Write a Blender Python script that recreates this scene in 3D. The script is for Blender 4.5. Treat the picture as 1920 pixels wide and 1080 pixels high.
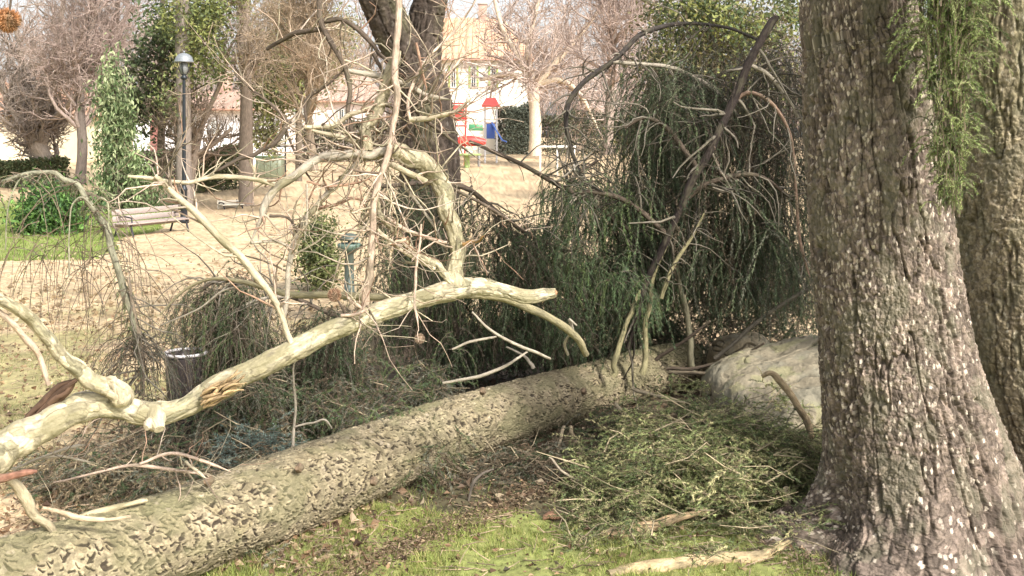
import bpy, math, random
import numpy as np
from mathutils import Vector

for o in list(bpy.data.objects): bpy.data.objects.remove(o)
scene = bpy.context.scene
COL = scene.collection

# ------------------------------------------------------------------ camera
H = 1.7; HOR = 260.0; F = 2000.0
cam_d = bpy.data.cameras.new("camera"); cam = bpy.data.objects.new("camera", cam_d); COL.objects.link(cam)
cam.location = (0, 0, H); cam.rotation_euler = (math.radians(90), 0, 0)
cam_d.sensor_width = 36; cam_d.lens = 37.5; cam_d.shift_y = -(540 - HOR) / 1920.0
cam_d.clip_start = 0.05; cam_d.clip_end = 1000
scene.camera = cam

# ------------------------------------------------------------------ sky, sun, exposure
SUN_EL, SUN_ROT = math.radians(40), math.radians(142)
w = bpy.data.worlds.new("World"); scene.world = w; w.use_nodes = True
nt = w.node_tree; bg = nt.nodes['Background']
sky = nt.nodes.new('ShaderNodeTexSky'); sky.sky_type = 'NISHITA'; sky.sun_disc = False
sky.sun_elevation = SUN_EL; sky.sun_rotation = SUN_ROT
sky.air_density = 1.0; sky.dust_density = 4.0; sky.ozone_density = 1.0
hs = nt.nodes.new('ShaderNodeHueSaturation'); hs.inputs['Saturation'].default_value = .3   # thin bright haze in the sky
nt.links.new(sky.outputs[0], hs.inputs['Color']); nt.links.new(hs.outputs[0], bg.inputs[0]); bg.inputs[1].default_value = 0.15
sd = Vector((math.sin(SUN_ROT) * math.cos(SUN_EL), math.cos(SUN_ROT) * math.cos(SUN_EL), math.sin(SUN_EL)))
sl = bpy.data.lights.new("sun", 'SUN'); sl.energy = 2.7; sl.angle = math.radians(5.0); sl.color = (1.0, 0.95, 0.87)
so = bpy.data.objects.new("sun", sl); COL.objects.link(so); so.location = (5, -5, 20)
so.rotation_euler = sd.to_track_quat('Z', 'Y').to_euler()
scene.view_settings.view_transform = 'Standard'; scene.view_settings.look = 'None'
scene.view_settings.exposure = 0.98; scene.view_settings.gamma = 1.0
scene.view_settings.use_curve_mapping = False

# ------------------------------------------------------------------ numpy helpers
rng = np.random.default_rng(7)
def ss(a, b, x):
    t = np.clip((x - a) / (b - a), 0, 1); return t * t * (3 - 2 * t)
def _h(ix, iy, iz, seed):
    n = (ix.astype(np.int64) * 374761393 + iy.astype(np.int64) * 668265263 + iz.astype(np.int64) * 2147483647 + seed * 974634777) & 0xFFFFFFFF
    n = ((n ^ (n >> 13)) * 1274126177) & 0xFFFFFFFF
    n = ((n ^ (n >> 16)) * 2246822519) & 0xFFFFFFFF
    return ((n ^ (n >> 15)) & 0xFFFFFF) / float(0xFFFFFF)
def vn(x, y, z=None, seed=0):
    """value noise -1..1"""
    x = np.asarray(x, float); y = np.asarray(y, float)
    z = np.zeros_like(x) if z is None else np.asarray(z, float)
    x, y, z = np.broadcast_arrays(x, y, z)
    fx, fy, fz = np.floor(x), np.floor(y), np.floor(z)
    u, v, t = x - fx, y - fy, z - fz
    u = u*u*(3-2*u); v = v*v*(3-2*v); t = t*t*(3-2*t)
    r = 0
    for dz, wz in ((0, 1-t), (1, t)):
        for dy, wy in ((0, 1-v), (1, v)):
            for dx, wx in ((0, 1-u), (1, u)):
                r = r + _h(fx+dx, fy+dy, fz+dz, seed) * wx * wy * wz
    return r * 2 - 1
def fbm(x, y, z=None, seed=0, o=3):
    r = 0; a = 1; s = 0
    for i in range(o):
        k = 2.0 ** i
        r = r + a * vn(np.asarray(x)*k, np.asarray(y)*k, None if z is None else np.asarray(z)*k, seed + i); s += a; a *= .5
    return r / s
def nrm(v): return v / np.maximum(np.linalg.norm(v, axis=-1, keepdims=True), 1e-9)

def g0(x, y):
    """terrain: level near, dips by the bench, climbs to the playground and the house"""
    x = np.asarray(x, float); y = np.asarray(y, float)
    z = -0.5 * ss(7, 22, y) + 0.95 * ss(30, 75, y) + 1.5 * ss(90, 260, y)
    z = z + 0.05 * vn(x * .35, y * .35, seed=3) * ss(2, 9, np.abs(y)) + 0.012 * vn(x * 2.2, y * 2.2, seed=4)
    return z
def P(px, py, D): return np.array([(px - 960) / F * D, D, H - (py - HOR) / F * D])
def DG(px, py):
    """depth at which the ground meets this sight line"""
    for D in np.geomspace(2, 200, 3000):
        p = P(px, py, D)
        if p[2] <= g0(p[0], p[1]): return float(D)
    return 200.0
def G(px, py):
    D = DG(px, py); return P(px, py, D), D

class MB:
    """collects pieces into ONE mesh"""
    def __init__(s): s.v = []; s.q = []; s.t = []; s.c = []; s.tc = []; s.n = 0; s.smooth = True
    def add(s, v, quads=None, tris=None, col=(.5, .5, .5), tc=None):
        v = np.asarray(v, float).reshape(-1, 3); m = len(v)
        c = np.asarray(col, float)
        if c.ndim == 1: c = np.broadcast_to(c, (m, 3))
        s.v.append(v); s.c.append(c.reshape(-1, 3)); s.tc.append(v if tc is None else np.asarray(tc).reshape(-1, 3))
        if quads is not None and len(quads): s.q.append(np.asarray(quads, np.int64).reshape(-1, 4) + s.n)
        if tris is not None and len(tris): s.t.append(np.asarray(tris, np.int64).reshape(-1, 3) + s.n)
        s.n += m
    def build(s, name, mat, parent=None, loc=None, smooth=None):
        v = np.concatenate(s.v); c = np.concatenate(s.c); tc = np.concatenate(s.tc)
        q = np.concatenate(s.q) if s.q else np.zeros((0, 4), np.int64)
        t = np.concatenate(s.t) if s.t else np.zeros((0, 3), np.int64)
        wl = np.zeros(3)
        if parent is not None: wl = np.array(parent.matrix_world.translation) if False else np.array(ABS.get(parent.name, (0, 0, 0)))
        l = np.array(loc if loc is not None else wl, float)
        me = bpy.data.meshes.new(name)
        me.vertices.add(len(v)); me.vertices.foreach_set('co', (v - l).astype(np.float32).ravel())
        me.loops.add(q.size + t.size)
        me.loops.foreach_set('vertex_index', np.concatenate([q.ravel(), t.ravel()]).astype(np.int32))
        nf = len(q) + len(t); me.polygons.add(nf)
        st = np.concatenate([np.arange(len(q)) * 4, q.size + np.arange(len(t)) * 3]).astype(np.int32)
        me.polygons.foreach_set('loop_start', st)
        me.polygons.foreach_set('loop_total', np.concatenate([np.full(len(q), 4), np.full(len(t), 3)]).astype(np.int32))
        me.polygons.foreach_set('use_smooth', np.full(nf, s.smooth if smooth is None else smooth))
        a = me.attributes.new('col', 'FLOAT_COLOR', 'POINT')
        a.data.foreach_set('color', np.concatenate([c, np.ones((len(c), 1))], 1).astype(np.float32).ravel())
        a = me.attributes.new('tc', 'FLOAT_VECTOR', 'POINT'); a.data.foreach_set('vector', tc.astype(np.float32).ravel())
        me.update(); me.validate(); me.materials.append(mat)
        o = bpy.data.objects.new(name, me); COL.objects.link(o)
        ABS[o.name] = tuple(l)
        if parent is not None: o.parent = parent; o.location = l - wl
        else: o.location = l
        return o
    # ---- pieces
    def tubes(s, paths, rad, n=5, col=(.3, .2, .1), cap=False, lump=0.0):
        """paths (N,K,3), rad (N,K): N tubes at once"""
        paths = np.asarray(paths, float); rad = np.asarray(rad, float)
        if paths.ndim == 2: paths = paths[None]; rad = rad[None]
        N, K, _ = paths.shape
        if N == 0: return
        t = np.empty_like(paths); t[:, 1:-1] = paths[:, 2:] - paths[:, :-2]
        t[:, 0] = paths[:, 1] - paths[:, 0]; t[:, -1] = paths[:, -1] - paths[:, -2]; t = nrm(t)
        ax = np.argmin(np.abs(t).max(axis=1), axis=1); ref = np.eye(3)[ax][:, None, :]
        u = nrm(np.cross(t, ref)); w_ = np.cross(t, u)
        th = np.linspace(0, 2 * np.pi, n, endpoint=False)
        ct, st_ = np.cos(th), np.sin(th)
        rr = rad[:, :, None] * np.ones(n)
        if lump > 0:
            arc = np.concatenate([np.zeros((N, 1)), np.cumsum(np.linalg.norm(np.diff(paths, axis=1), axis=2), axis=1)], 1)
            r0 = rad.mean()
            rr = rr * (1 + lump * fbm(ct[None, None] * 1.3 + 5 + 0*arc[:, :, None], st_[None, None] * 1.3 + 0*arc[:, :, None], arc[:, :, None] / (r0 * 3), seed=int(r0*1e5) % 97, o=3))
        v = paths[:, :, None, :] + rr[..., None] * (ct[None, None, :, None] * u[:, :, None, :] + st_[None, None, :, None] * w_[:, :, None, :])
        arc = np.concatenate([np.zeros((N, 1)), np.cumsum(np.linalg.norm(np.diff(paths, axis=1), axis=2), axis=1)], 1)
        r0 = rad.max(axis=1)[:, None, None]
        off = (np.arange(N) * 1.37)[:, None, None]
        tc = np.stack([r0 * ct + 0 * arc[:, :, None], r0 * st_ + off + 0 * arc[:, :, None], arc[:, :, None] + 0 * ct], -1)
        idx = np.arange(N * K * n).reshape(N, K, n)
        a = idx[:, :-1]; b = idx[:, 1:]
        qd = np.stack([a, np.roll(a, -1, 2), np.roll(b, -1, 2), b], -1)
        c = np.asarray(col, float)
        if c.ndim == 2 and len(c) == N: c = np.broadcast_to(c[:, None, None, :], v.shape)
        elif c.ndim == 3: c = np.broadcast_to(c[:, :, None, :], v.shape)
        s.add(v, qd.reshape(-1, 4), None, c, tc)
        if cap:
            for i in range(N):
                for e, ring in ((0, idx[i, 0]), (1, idx[i, -1])):
                    ctr = paths[i, 0 if e == 0 else -1]; rv = v[i, 0 if e == 0 else -1]
                    cc = c if c.ndim == 1 else c[i, 0 if e == 0 else -1, 0]
                    vv = np.concatenate([rv, ctr[None]]); k = np.arange(n)
                    tr = np.stack([k, (k + 1) % n, np.full(n, n)], 1)
                    if e == 0: tr = tr[:, ::-1]
                    s.add(vv, None, tr, cc)
    def box(s, c, size, rz=0.0, col=(.5, .5, .5), bev=0.0, ax=None):
        x, y, z = [k / 2 for k in size]
        b = min(bev, x * .9, y * .9, z * .9)
        vs = []
        if b <= 0:
            v = np.array([(i, j, k) for i in (-x, x) for j in (-y, y) for k in (-z, z)], float)
            q = [(0, 1, 3, 2), (4, 6, 7, 5), (0, 4, 5, 1), (2, 3, 7, 6), (0, 2, 6, 4), (1, 5, 7, 3)]; t = []
        else:
            v = []
            for i in (-1, 1):
                for j in (-1, 1):
                    for k in (-1, 1):
                        v += [(i*x, j*(y-b), k*(z-b)), (i*(x-b), j*y, k*(z-b)), (i*(x-b), j*(y-b), k*z)]
            v = np.array(v); I = lambda i, j, k, m: ((i*2+j)*2+k)*3+m
            q = []; t = []
            for i in (0, 1): q.append([I(i,0,0,0), I(i,0,1,0), I(i,1,1,0), I(i,1,0,0)])
            for j in (0, 1): q.append([I(0,j,0,1), I(0,j,1,1), I(1,j,1,1), I(1,j,0,1)])
            for k in (0, 1): q.append([I(0,0,k,2), I(0,1,k,2), I(1,1,k,2), I(1,0,k,2)])
            for i in (0, 1):
                for j in (0, 1): q.append([I(i,j,0,0), I(i,j,1,0), I(i,j,1,1), I(i,j,0,1)])
                for k in (0, 1): q.append([I(i,0,k,0), I(i,1,k,0), I(i,1,k,2), I(i,0,k,2)])
            for j in (0, 1):
                for k in (0, 1): q.append([I(0,j,k,1), I(1,j,k,1), I(1,j,k,2), I(0,j,k,2)])
            t = [[I(i,j,k,0), I(i,j,k,1), I(i,j,k,2)] for i in (0,1) for j in (0,1) for k in (0,1)]
            # orient outward
            def fix(f):
                p = v[list(f)]; nn = np.cross(p[1]-p[0], p[2]-p[0]); return f if nn @ p.mean(0) > 0 else list(f)[::-1]
            q = [fix(f) for f in q]; t = [fix(f) for f in t]
        if ax is not None: v = v @ np.array(ax)
        cs, sn = math.cos(rz), math.sin(rz)
        v = np.stack([v[:, 0]*cs - v[:, 1]*sn, v[:, 0]*sn + v[:, 1]*cs, v[:, 2]], 1) + np.array(c)
        s.add(v, q, t if len(t) else None, col)
    def lathe(s, c, prof, n=20, col=(.5, .5, .5)):
        prof = np.array(prof, float); K = len(prof); th = np.linspace(0, 2*np.pi, n, endpoint=False)
        v = np.stack([prof[:, 0:1]*np.cos(th), prof[:, 0:1]*np.sin(th), prof[:, 1:2] + 0*th], -1) + np.array(c)
        idx = np.arange(K*n).reshape(K, n); a = idx[:-1]; b = idx[1:]
        s.add(v, np.stack([a, np.roll(a, -1, 1), np.roll(b, -1, 1), b], -1).reshape(-1, 4), None, col)
    def needles(s, p, d, L, W, col):
        """thin triangles from p along d"""
        N = len(p)
        if N == 0: return
        side = nrm(np.cross(d, rng.normal(size=(N, 3)))) * (np.asarray(W).reshape(-1, 1) / 2)
        v = np.stack([p - side, p + side, p + d * np.asarray(L).reshape(-1, 1)], 1)
        c = np.broadcast_to(np.asarray(col), (N, 3)) if np.ndim(col) == 1 else np.asarray(col)
        s.add(v, None, np.arange(3*N).reshape(-1, 3), np.repeat(c, 3, 0))
    def leaves(s, p, d, L, W, col, curl=0.25):
        """folded leaf of two quads-ish: diamond with a bent midrib"""
        N = len(p)
        if N == 0: return
        L = np.asarray(L).reshape(-1, 1) * np.ones((N, 1)); W = np.asarray(W).reshape(-1, 1) * np.ones((N, 1))
        side = nrm(np.cross(d, rng.normal(size=(N, 3)))); up = nrm(np.cross(side, d))
        a = p; b = p + d*L*.45 + side*W*.5 + up*L*curl*.5; c_ = p + d*L - up*L*curl*.2; e = p + d*L*.45 - side*W*.5 + up*L*curl*.5
        m = p + d*L*.5
        v = np.stack([a, b, c_, e, m], 1)
        k = np.arange(N)[:, None] * 5
        tr = np.concatenate([k+[0, 1, 4], k+[1, 2, 4], k+[2, 3, 4], k+[3, 0, 4]])
        c = np.broadcast_to(np.asarray(col), (N, 3)) if np.ndim(col) == 1 else np.asarray(col)
        s.add(v, None, tr, np.repeat(c, 5, 0))
ABS = {}

def smooth_path(pts, k=4):
    """Catmull-Rom through rows of any width"""
    p = np.asarray(pts, float)
    if len(p) < 3:
        t = np.linspace(0, 1, k*(len(p)-1)+1)[:, None]; return p[0]*(1-t) + p[-1]*t
    q = np.concatenate([2*p[:1]-p[1:2], p, 2*p[-1:]-p[-2:-1]]); out = []
    for i in range(1, len(q)-2):
        for t in np.arange(k)/k:
            out.append(.5*((2*q[i]) + (-q[i-1]+q[i+1])*t + (2*q[i-1]-5*q[i]+4*q[i+1]-q[i+2])*t*t + (-q[i-1]+3*q[i]-3*q[i+1]+q[i+2])*t**3))
    out.append(p[-1]); return np.array(out)
def PL(rows, k=4, wig=0.15):
    """rows of (px, py, D, r_px) -> points and radii in metres"""
    r = np.array([list(P(a, b, D)) + [rp / F * D] for a, b, D, rp in rows])
    m = smooth_path(r, k); m[:, 3] = np.maximum(m[:, 3], .0006)
    n = len(m); s_ = np.arange(n) / k * 1.7 + rows[0][0]
    if n > 3:
        off = np.stack([vn(s_, s_*0+i*7.3, seed=11) for i in range(3)], 1) * m[:, 3:4] * wig
        off[0] = 0; m[:, :3] += off; m[:, 3] *= 1 + .08 * vn(s_*1.3, s_*0, seed=12)
    return m[:, :3], m[:, 3]

def shoots(paths, rad, n, L, k=4, spread=1.0, trop=(0, 0, .15), wander=.25, r_rel=.45, tmin=.15, rtip=.35, rmin=.001):
    """n child shoots on a set of tubes (vectorised); -> child paths, radii"""
    paths = np.asarray(paths); rad = np.asarray(rad)
    if paths.ndim == 2: paths = paths[None]; rad = rad[None]
    N, K, _ = paths.shape
    ln = np.linalg.norm(np.diff(paths, axis=1), axis=2).sum(1)
    i = rng.choice(N, n, p=ln/ln.sum()); t = rng.uniform(tmin, 1, n) * (K-1)
    j = np.minimum(t.astype(int), K-2); f = (t-j)[:, None]
    a = paths[i, j]; b = paths[i, j+1]; p = a*(1-f)+b*f; td = nrm(b-a)
    r0 = rad[i, j] * r_rel
    d = nrm(td*rng.uniform(.2, 1, (n, 1)) + nrm(np.cross(td, rng.normal(size=(n, 3)))) * spread)
    ll = rng.uniform(L[0], L[1], n) / (k-1)
    out = [p]; tr = np.array(trop)
    for q in range(k-1):
        d = nrm(d + rng.normal(size=(n, 3))*wander + tr); p = p + d*ll[:, None]; out.append(p)
    out = np.stack(out, 1); rr = np.maximum(r0, rmin)[:, None] * np.linspace(1, rtip, k)[None]
    return out, np.maximum(rr, rmin*.7)

# ------------------------------------------------------------------ materials
def mat(name, rough=.85, bump=.0, bscale=60, stretch=(1, 1, 1), var=.25, vscale=25, tint=None, tscale=6, tfac=0.0,
        trans=0.0, coord='tc', metal=0.0, spec=.3):
    m = bpy.data.materials.new(name); m.use_nodes = True; n = m.node_tree; L = n.links.new
    b = n.nodes['Principled BSDF']; b.inputs['Roughness'].default_value = rough
    b.inputs['Metallic'].default_value = metal; b.inputs['Specular IOR Level'].default_value = spec
    a = n.nodes.new('ShaderNodeAttribute'); a.attribute_name = 'col'
    t = n.nodes.new('ShaderNodeAttribute'); t.attribute_name = 'tc'
    mp = n.nodes.new('ShaderNodeMapping'); mp.inputs['Scale'].default_value = stretch; L(t.outputs['Vector'], mp.inputs[0])
    nz = n.nodes.new('ShaderNodeTexNoise'); nz.inputs['Scale'].default_value = vscale; nz.inputs['Detail'].default_value = 5
    nz.inputs['Roughness'].default_value = .65; L(mp.outputs[0], nz.inputs['Vector'])
    mr = n.nodes.new('ShaderNodeMapRange'); mr.inputs[1].default_value = .3; mr.inputs[2].default_value = .7
    mr.inputs[3].default_value = 1 - var; mr.inputs[4].default_value = 1 + var; L(nz.outputs[0], mr.inputs[0])
    mx = n.nodes.new('ShaderNodeVectorMath'); mx.operation = 'SCALE'; L(a.outputs['Color'], mx.inputs[0]); L(mr.outputs[0], mx.inputs['Scale'])
    out = mx.outputs[0]
    if tint is not None:
        n2 = n.nodes.new('ShaderNodeTexNoise'); n2.inputs['Scale'].default_value = tscale; n2.inputs['Detail'].default_value = 4
        L(mp.outputs[0], n2.inputs['Vector'])
        r2 = n.nodes.new('ShaderNodeMapRange'); r2.inputs[1].default_value = .5; r2.inputs[2].default_value = .58
        r2.inputs[3].default_value = 0; r2.inputs[4].default_value = tfac; L(n2.outputs[0], r2.inputs[0])
        mm = n.nodes.new('ShaderNodeMix'); mm.data_type = 'RGBA'; L(r2.outputs[0], mm.inputs[0]); L(out, mm.inputs[6])
        mm.inputs[7].default_value = (*tint, 1); out = mm.outputs[2]
    L(out, b.inputs['Base Color'])
    if bump > 0:
        nb = n.nodes.new('ShaderNodeTexNoise'); nb.inputs['Scale'].default_value = bscale; nb.inputs['Detail'].default_value = 4
        L(mp.outputs[0], nb.inputs['Vector'])
        bp = n.nodes.new('ShaderNodeBump'); bp.inputs['Strength'].default_value = bump; bp.inputs['Distance'].default_value = .01
        L(nb.outputs[0], bp.inputs['Height']); L(bp.outputs[0], b.inputs['Normal'])
    if trans > 0:
        tl = n.nodes.new('ShaderNodeBsdfTranslucent'); L(out, tl.inputs[0])
        ms = n.nodes.new('ShaderNodeMixShader'); ms.inputs[0].default_value = trans
        L(b.outputs[0], ms.inputs[1]); L(tl.outputs[0], ms.inputs[2]); L(ms.outputs[0], n.nodes['Material Output'].inputs[0])
    return m
M = {
 'bark':   mat('spruce_bark', .9, .6, 160, (1, 1, .6), .35, 90, (.16, .15, .10), 9, .45),
 'log':    mat('fallen_bark', .9, .6, 170, (1, 1, .6), .35, 80, (.17, .16, .085), 7, .5),
 'plane':  mat('smooth_pale_bark', .75, .5, 110, (1, 1, .5), .22, 60, (.22, .195, .11), 15, .8),
 'twig':   mat('twig_bark', .88, .6, 130, (1, 1, .35), .38, 70, (.13, .115, .075), 22, .5),
 'dark':   mat('dark_bark', .9, .7, 30, (1, 1, .35), .35, 20),
 'needle': mat('needle', .6, 0, var=.2, vscale=8, trans=.15, spec=.35),
 'leaf':   mat('leaf', .6, 0, var=.2, vscale=6, trans=.25, spec=.3),
 'grass':  mat('grass', .6, 0, var=.25, vscale=5, trans=.3),
 'ground': mat('ground', .95, .8, 30, var=.35, vscale=14),
 'stone':  mat('stone', .9, .7, 45, var=.22, vscale=12, tint=(.22, .21, .16), tscale=5, tfac=.5),
 'paint':  mat('paint', .45, 0, var=.05, vscale=8, spec=.5),
 'metal':  mat('dark_metal', .4, .1, 60, var=.1, vscale=20, metal=.3),
 'wood':   mat('weathered_wood', .8, .4, 25, (6, 1, 12), .2, 10),
 'wall':   mat('wall_render', .9, .2, 12, var=.06, vscale=3),
 'tile':   mat('roof_tile', .85, .5, 8, var=.2, vscale=4),
}
def glass_mat():
    m = bpy.data.materials.new('window_glass'); m.use_nodes = True; b = m.node_tree.nodes['Principled BSDF']
    b.inputs['Base Color'].default_value = (.05, .06, .07, 1); b.inputs['Roughness'].default_value = .08; return m
M['glass'] = glass_mat()

def tag(o, label=None, cat=None, group=None, kind=None):
    if label: o['label'] = label
    if cat: o['category'] = cat
    if group: o['group'] = group
    if kind: o['kind'] = kind
    return o
def thing(name, loc, label, cat, group=None):
    o = bpy.data.objects.new(name, None); COL.objects.link(o); o.location = loc; o.empty_display_size = .2
    ABS[o.name] = tuple(float(k) for k in loc); return tag(o, label, cat, group)

# colours (linear albedo)
PALE = (.47, .40, .28); PINK = (.52, .39, .30); RED = (.36, .22, .15); DARK = (.10, .075, .055); OLIVE = (.27, .24, .13); GREY = (.38, .33, .26)
SG1 = np.array((.060, .095, .040)); SG2 = np.array((.12, .17, .06)); SBR = np.array((.15, .115, .075)); SGY = np.array((.16, .165, .12))

# ------------------------------------------------------------------ THE SETTING: ground, path, lawn
def ground_fields(x, y):
    lawn = (y + .35*fbm(x*1.6, y*1.6, seed=21) < 4.86 - .12*x) & (x > -1.35 + .5*vn(x*2, y*2, seed=22))
    px = 960 + x / np.maximum(y, .5) * F
    far = (px + 60*vn(x*.8, y*.8, seed=23) < 150 + (y - 17) * 16) & (y > 18.5 + .045*(px) * .1) & (y < 36) & (px < 330)
    soil = (y > 3.9) & (y < 8.2 + 1.2*vn(x*.7, y*.7, seed=24)) & (x > -1.9 + .5*vn(x*.9+3, y*.9, seed=25) + (y - 4) * .04)
    return lawn, far, soil & ~lawn
def build_ground():
    R = np.concatenate([np.linspace(.2, 3.2, 20), np.geomspace(3.3, 30, 620), np.geomspace(30.5, 400, 90)])
    A = np.concatenate([np.linspace(-180, -36, 40), np.linspace(-35, 35, 620), np.linspace(36, 180, 40)[:-1]])
    A = np.radians(A); r, a = np.meshgrid(R, A, indexing='ij')
    x = r*np.sin(a); y = r*np.cos(a)
    fine = .014*fbm(x*9, y*9, seed=5) + .007*vn(x*30, y*30, seed=6)
    pathy = ss(8, 11, y); fine = fine + pathy * .03 * fbm(x*2.6, y*2.6, seed=8)
    z = g0(x, y) + fine * np.where(r < 40, 1, .3)
    v = np.stack([x, y, z], -1)
    lawn, far, soil = ground_fields(x, y)
    n1 = fbm(x*3, y*3, seed=31)[..., None]*.5+.5; n2 = (fbm(x*14, y*14, seed=32)[..., None]*.5+.5); n3 = fbm(x*.7, y*.7, seed=33)[..., None]*.5+.5
    sand = np.array((.53, .405, .25))*(.7 + .6*n1) ; sand = sand*(1-.5*ss(.50, .72, n2)) + np.array((.17, .11, .07))*.5*ss(.50, .72, n2)
    stk = fbm(x*1.1, y*3.2, seed=37)[..., None]; sand = sand*(1-.45*ss(.12, .45, stk)) + np.array((.30, .19, .11))*.45*ss(.12, .45, stk)
    # tufts of green showing through on the nearer left part
    gr = ss(.52, .66, n3) * (1 - ss(9, 15, y)[..., None]); sand = sand*(1-.55*gr) + np.array((.18, .20, .06))*.55*gr
    soilc = np.array((.085, .062, .04))*(.6 + .9*n1); soilc = soilc*(1-.3*ss(.5, .65, n3)) + np.array((.07, .09, .035))*.3*ss(.5, .65, n3)
    green = np.array((.21, .24, .075))*(.7 + .6*n1)*(1-.25*n3) + np.array((.06, .04, .02))*n2
    c = np.where(soil[..., None], soilc, sand); c = np.where((lawn | far)[..., None], green, c)
    nr, na = r.shape; idx = np.arange(nr*na).reshape(nr, na)
    q = np.stack([idx[:-1], np.roll(idx, -1, 1)[:-1], np.roll(idx, -1, 1)[1:], idx[1:]], -1).reshape(-1, 4)
    fl = (lawn | far)[:-1].reshape(-1); fs = soil[:-1].reshape(-1)
    fp = ((y > 8.0) & (y < 60))[:-1].reshape(-1) & ~fl & ~fs
    for name, mask in (('lawn', fl), ('path', fp), ('ground', ~fl & ~fp)):
        qq = q[mask]; used, inv = np.unique(qq, return_inverse=True)
        b = MB(); b.add(v.reshape(-1, 3)[used], inv.reshape(-1, 4)[:, ::-1], None, c.reshape(-1, 3)[used])
        tag(b.build(name, M['ground']), kind='structure')
build_ground()

# grass blades, litter
def scatter_px(n, x0, x1, y0, y1):
    """points spread over ground seen in this window of the frame, denser near"""
    D = 1/rng.uniform((y0-HOR)/3400, (y1-HOR)/3400, n); px = rng.uniform(x0, x1, n)
    x = (px-960)/F*D; return x, D
def grass():
    b = MB()
    x = rng.uniform(-1.7, 2.2, 120000); y = rng.uniform(3.7, 5.4, 120000)
    lawn, far, soil = ground_fields(x, y); k = lawn & (fbm(x*5, y*5, seed=41) > -.45) | (rng.random(len(x)) < .10); x, y = x[k], y[k]
    n = len(x); d = nrm(np.stack([rng.normal(0, .55, n), rng.normal(0, .55, n), np.ones(n)], 1))
    c = np.array((.26, .31, .085))*rng.uniform(.55, 1.35, (n, 1)); yl = rng.random((n, 1)) < .3; c = np.where(yl, np.array((.46, .42, .17))*rng.uniform(.7, 1.2, (n, 1)), c)
    b.needles(np.stack([x, y, g0(x, y)-.01], 1), d, rng.uniform(.012, .03, n)*(1+1.6*ss(-.2, .5, fbm(x*7, y*7, seed=44))), .0042, c)
    # straggling tufts on the left
    x, y = scatter_px(30000, -60, 700, 500, 1080); k = fbm(x*2.3, y*2.3, seed=42) > .0; x, y = x[k], y[k]; n = len(x)
    d = nrm(np.stack([rng.normal(0, .7, n), rng.normal(0, .7, n), np.ones(n)], 1))
    c = np.where(rng.random((n, 1)) < .5, np.array((.42, .36, .20)), np.array((.20, .24, .07)))*rng.uniform(.6, 1.2, (n, 1))
    b.needles(np.stack([x, y, g0(x, y)-.01], 1), d, rng.uniform(.03, .08, n), .004, c)
    # far lawn
    x = rng.uniform(-16, -6, 40000); y = rng.uniform(18, 34, 40000); _, far, _ = ground_fields(x, y); x, y = x[far], y[far]; n = len(x)
    d = nrm(np.stack([rng.normal(0, .4, n), rng.normal(0, .4, n), np.ones(n)], 1))
    b.needles(np.stack([x, y, g0(x, y)-.02], 1), d, rng.uniform(.05, .11, n), .022, np.array((.20, .28, .06))*rng.uniform(.6, 1.3, (n, 1)))
    tag(b.build('grass', M['grass'], smooth=False), 'short yellow green grass with dry blades along the front of the fallen trunk', 'grass', kind='stuff')
grass()
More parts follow.
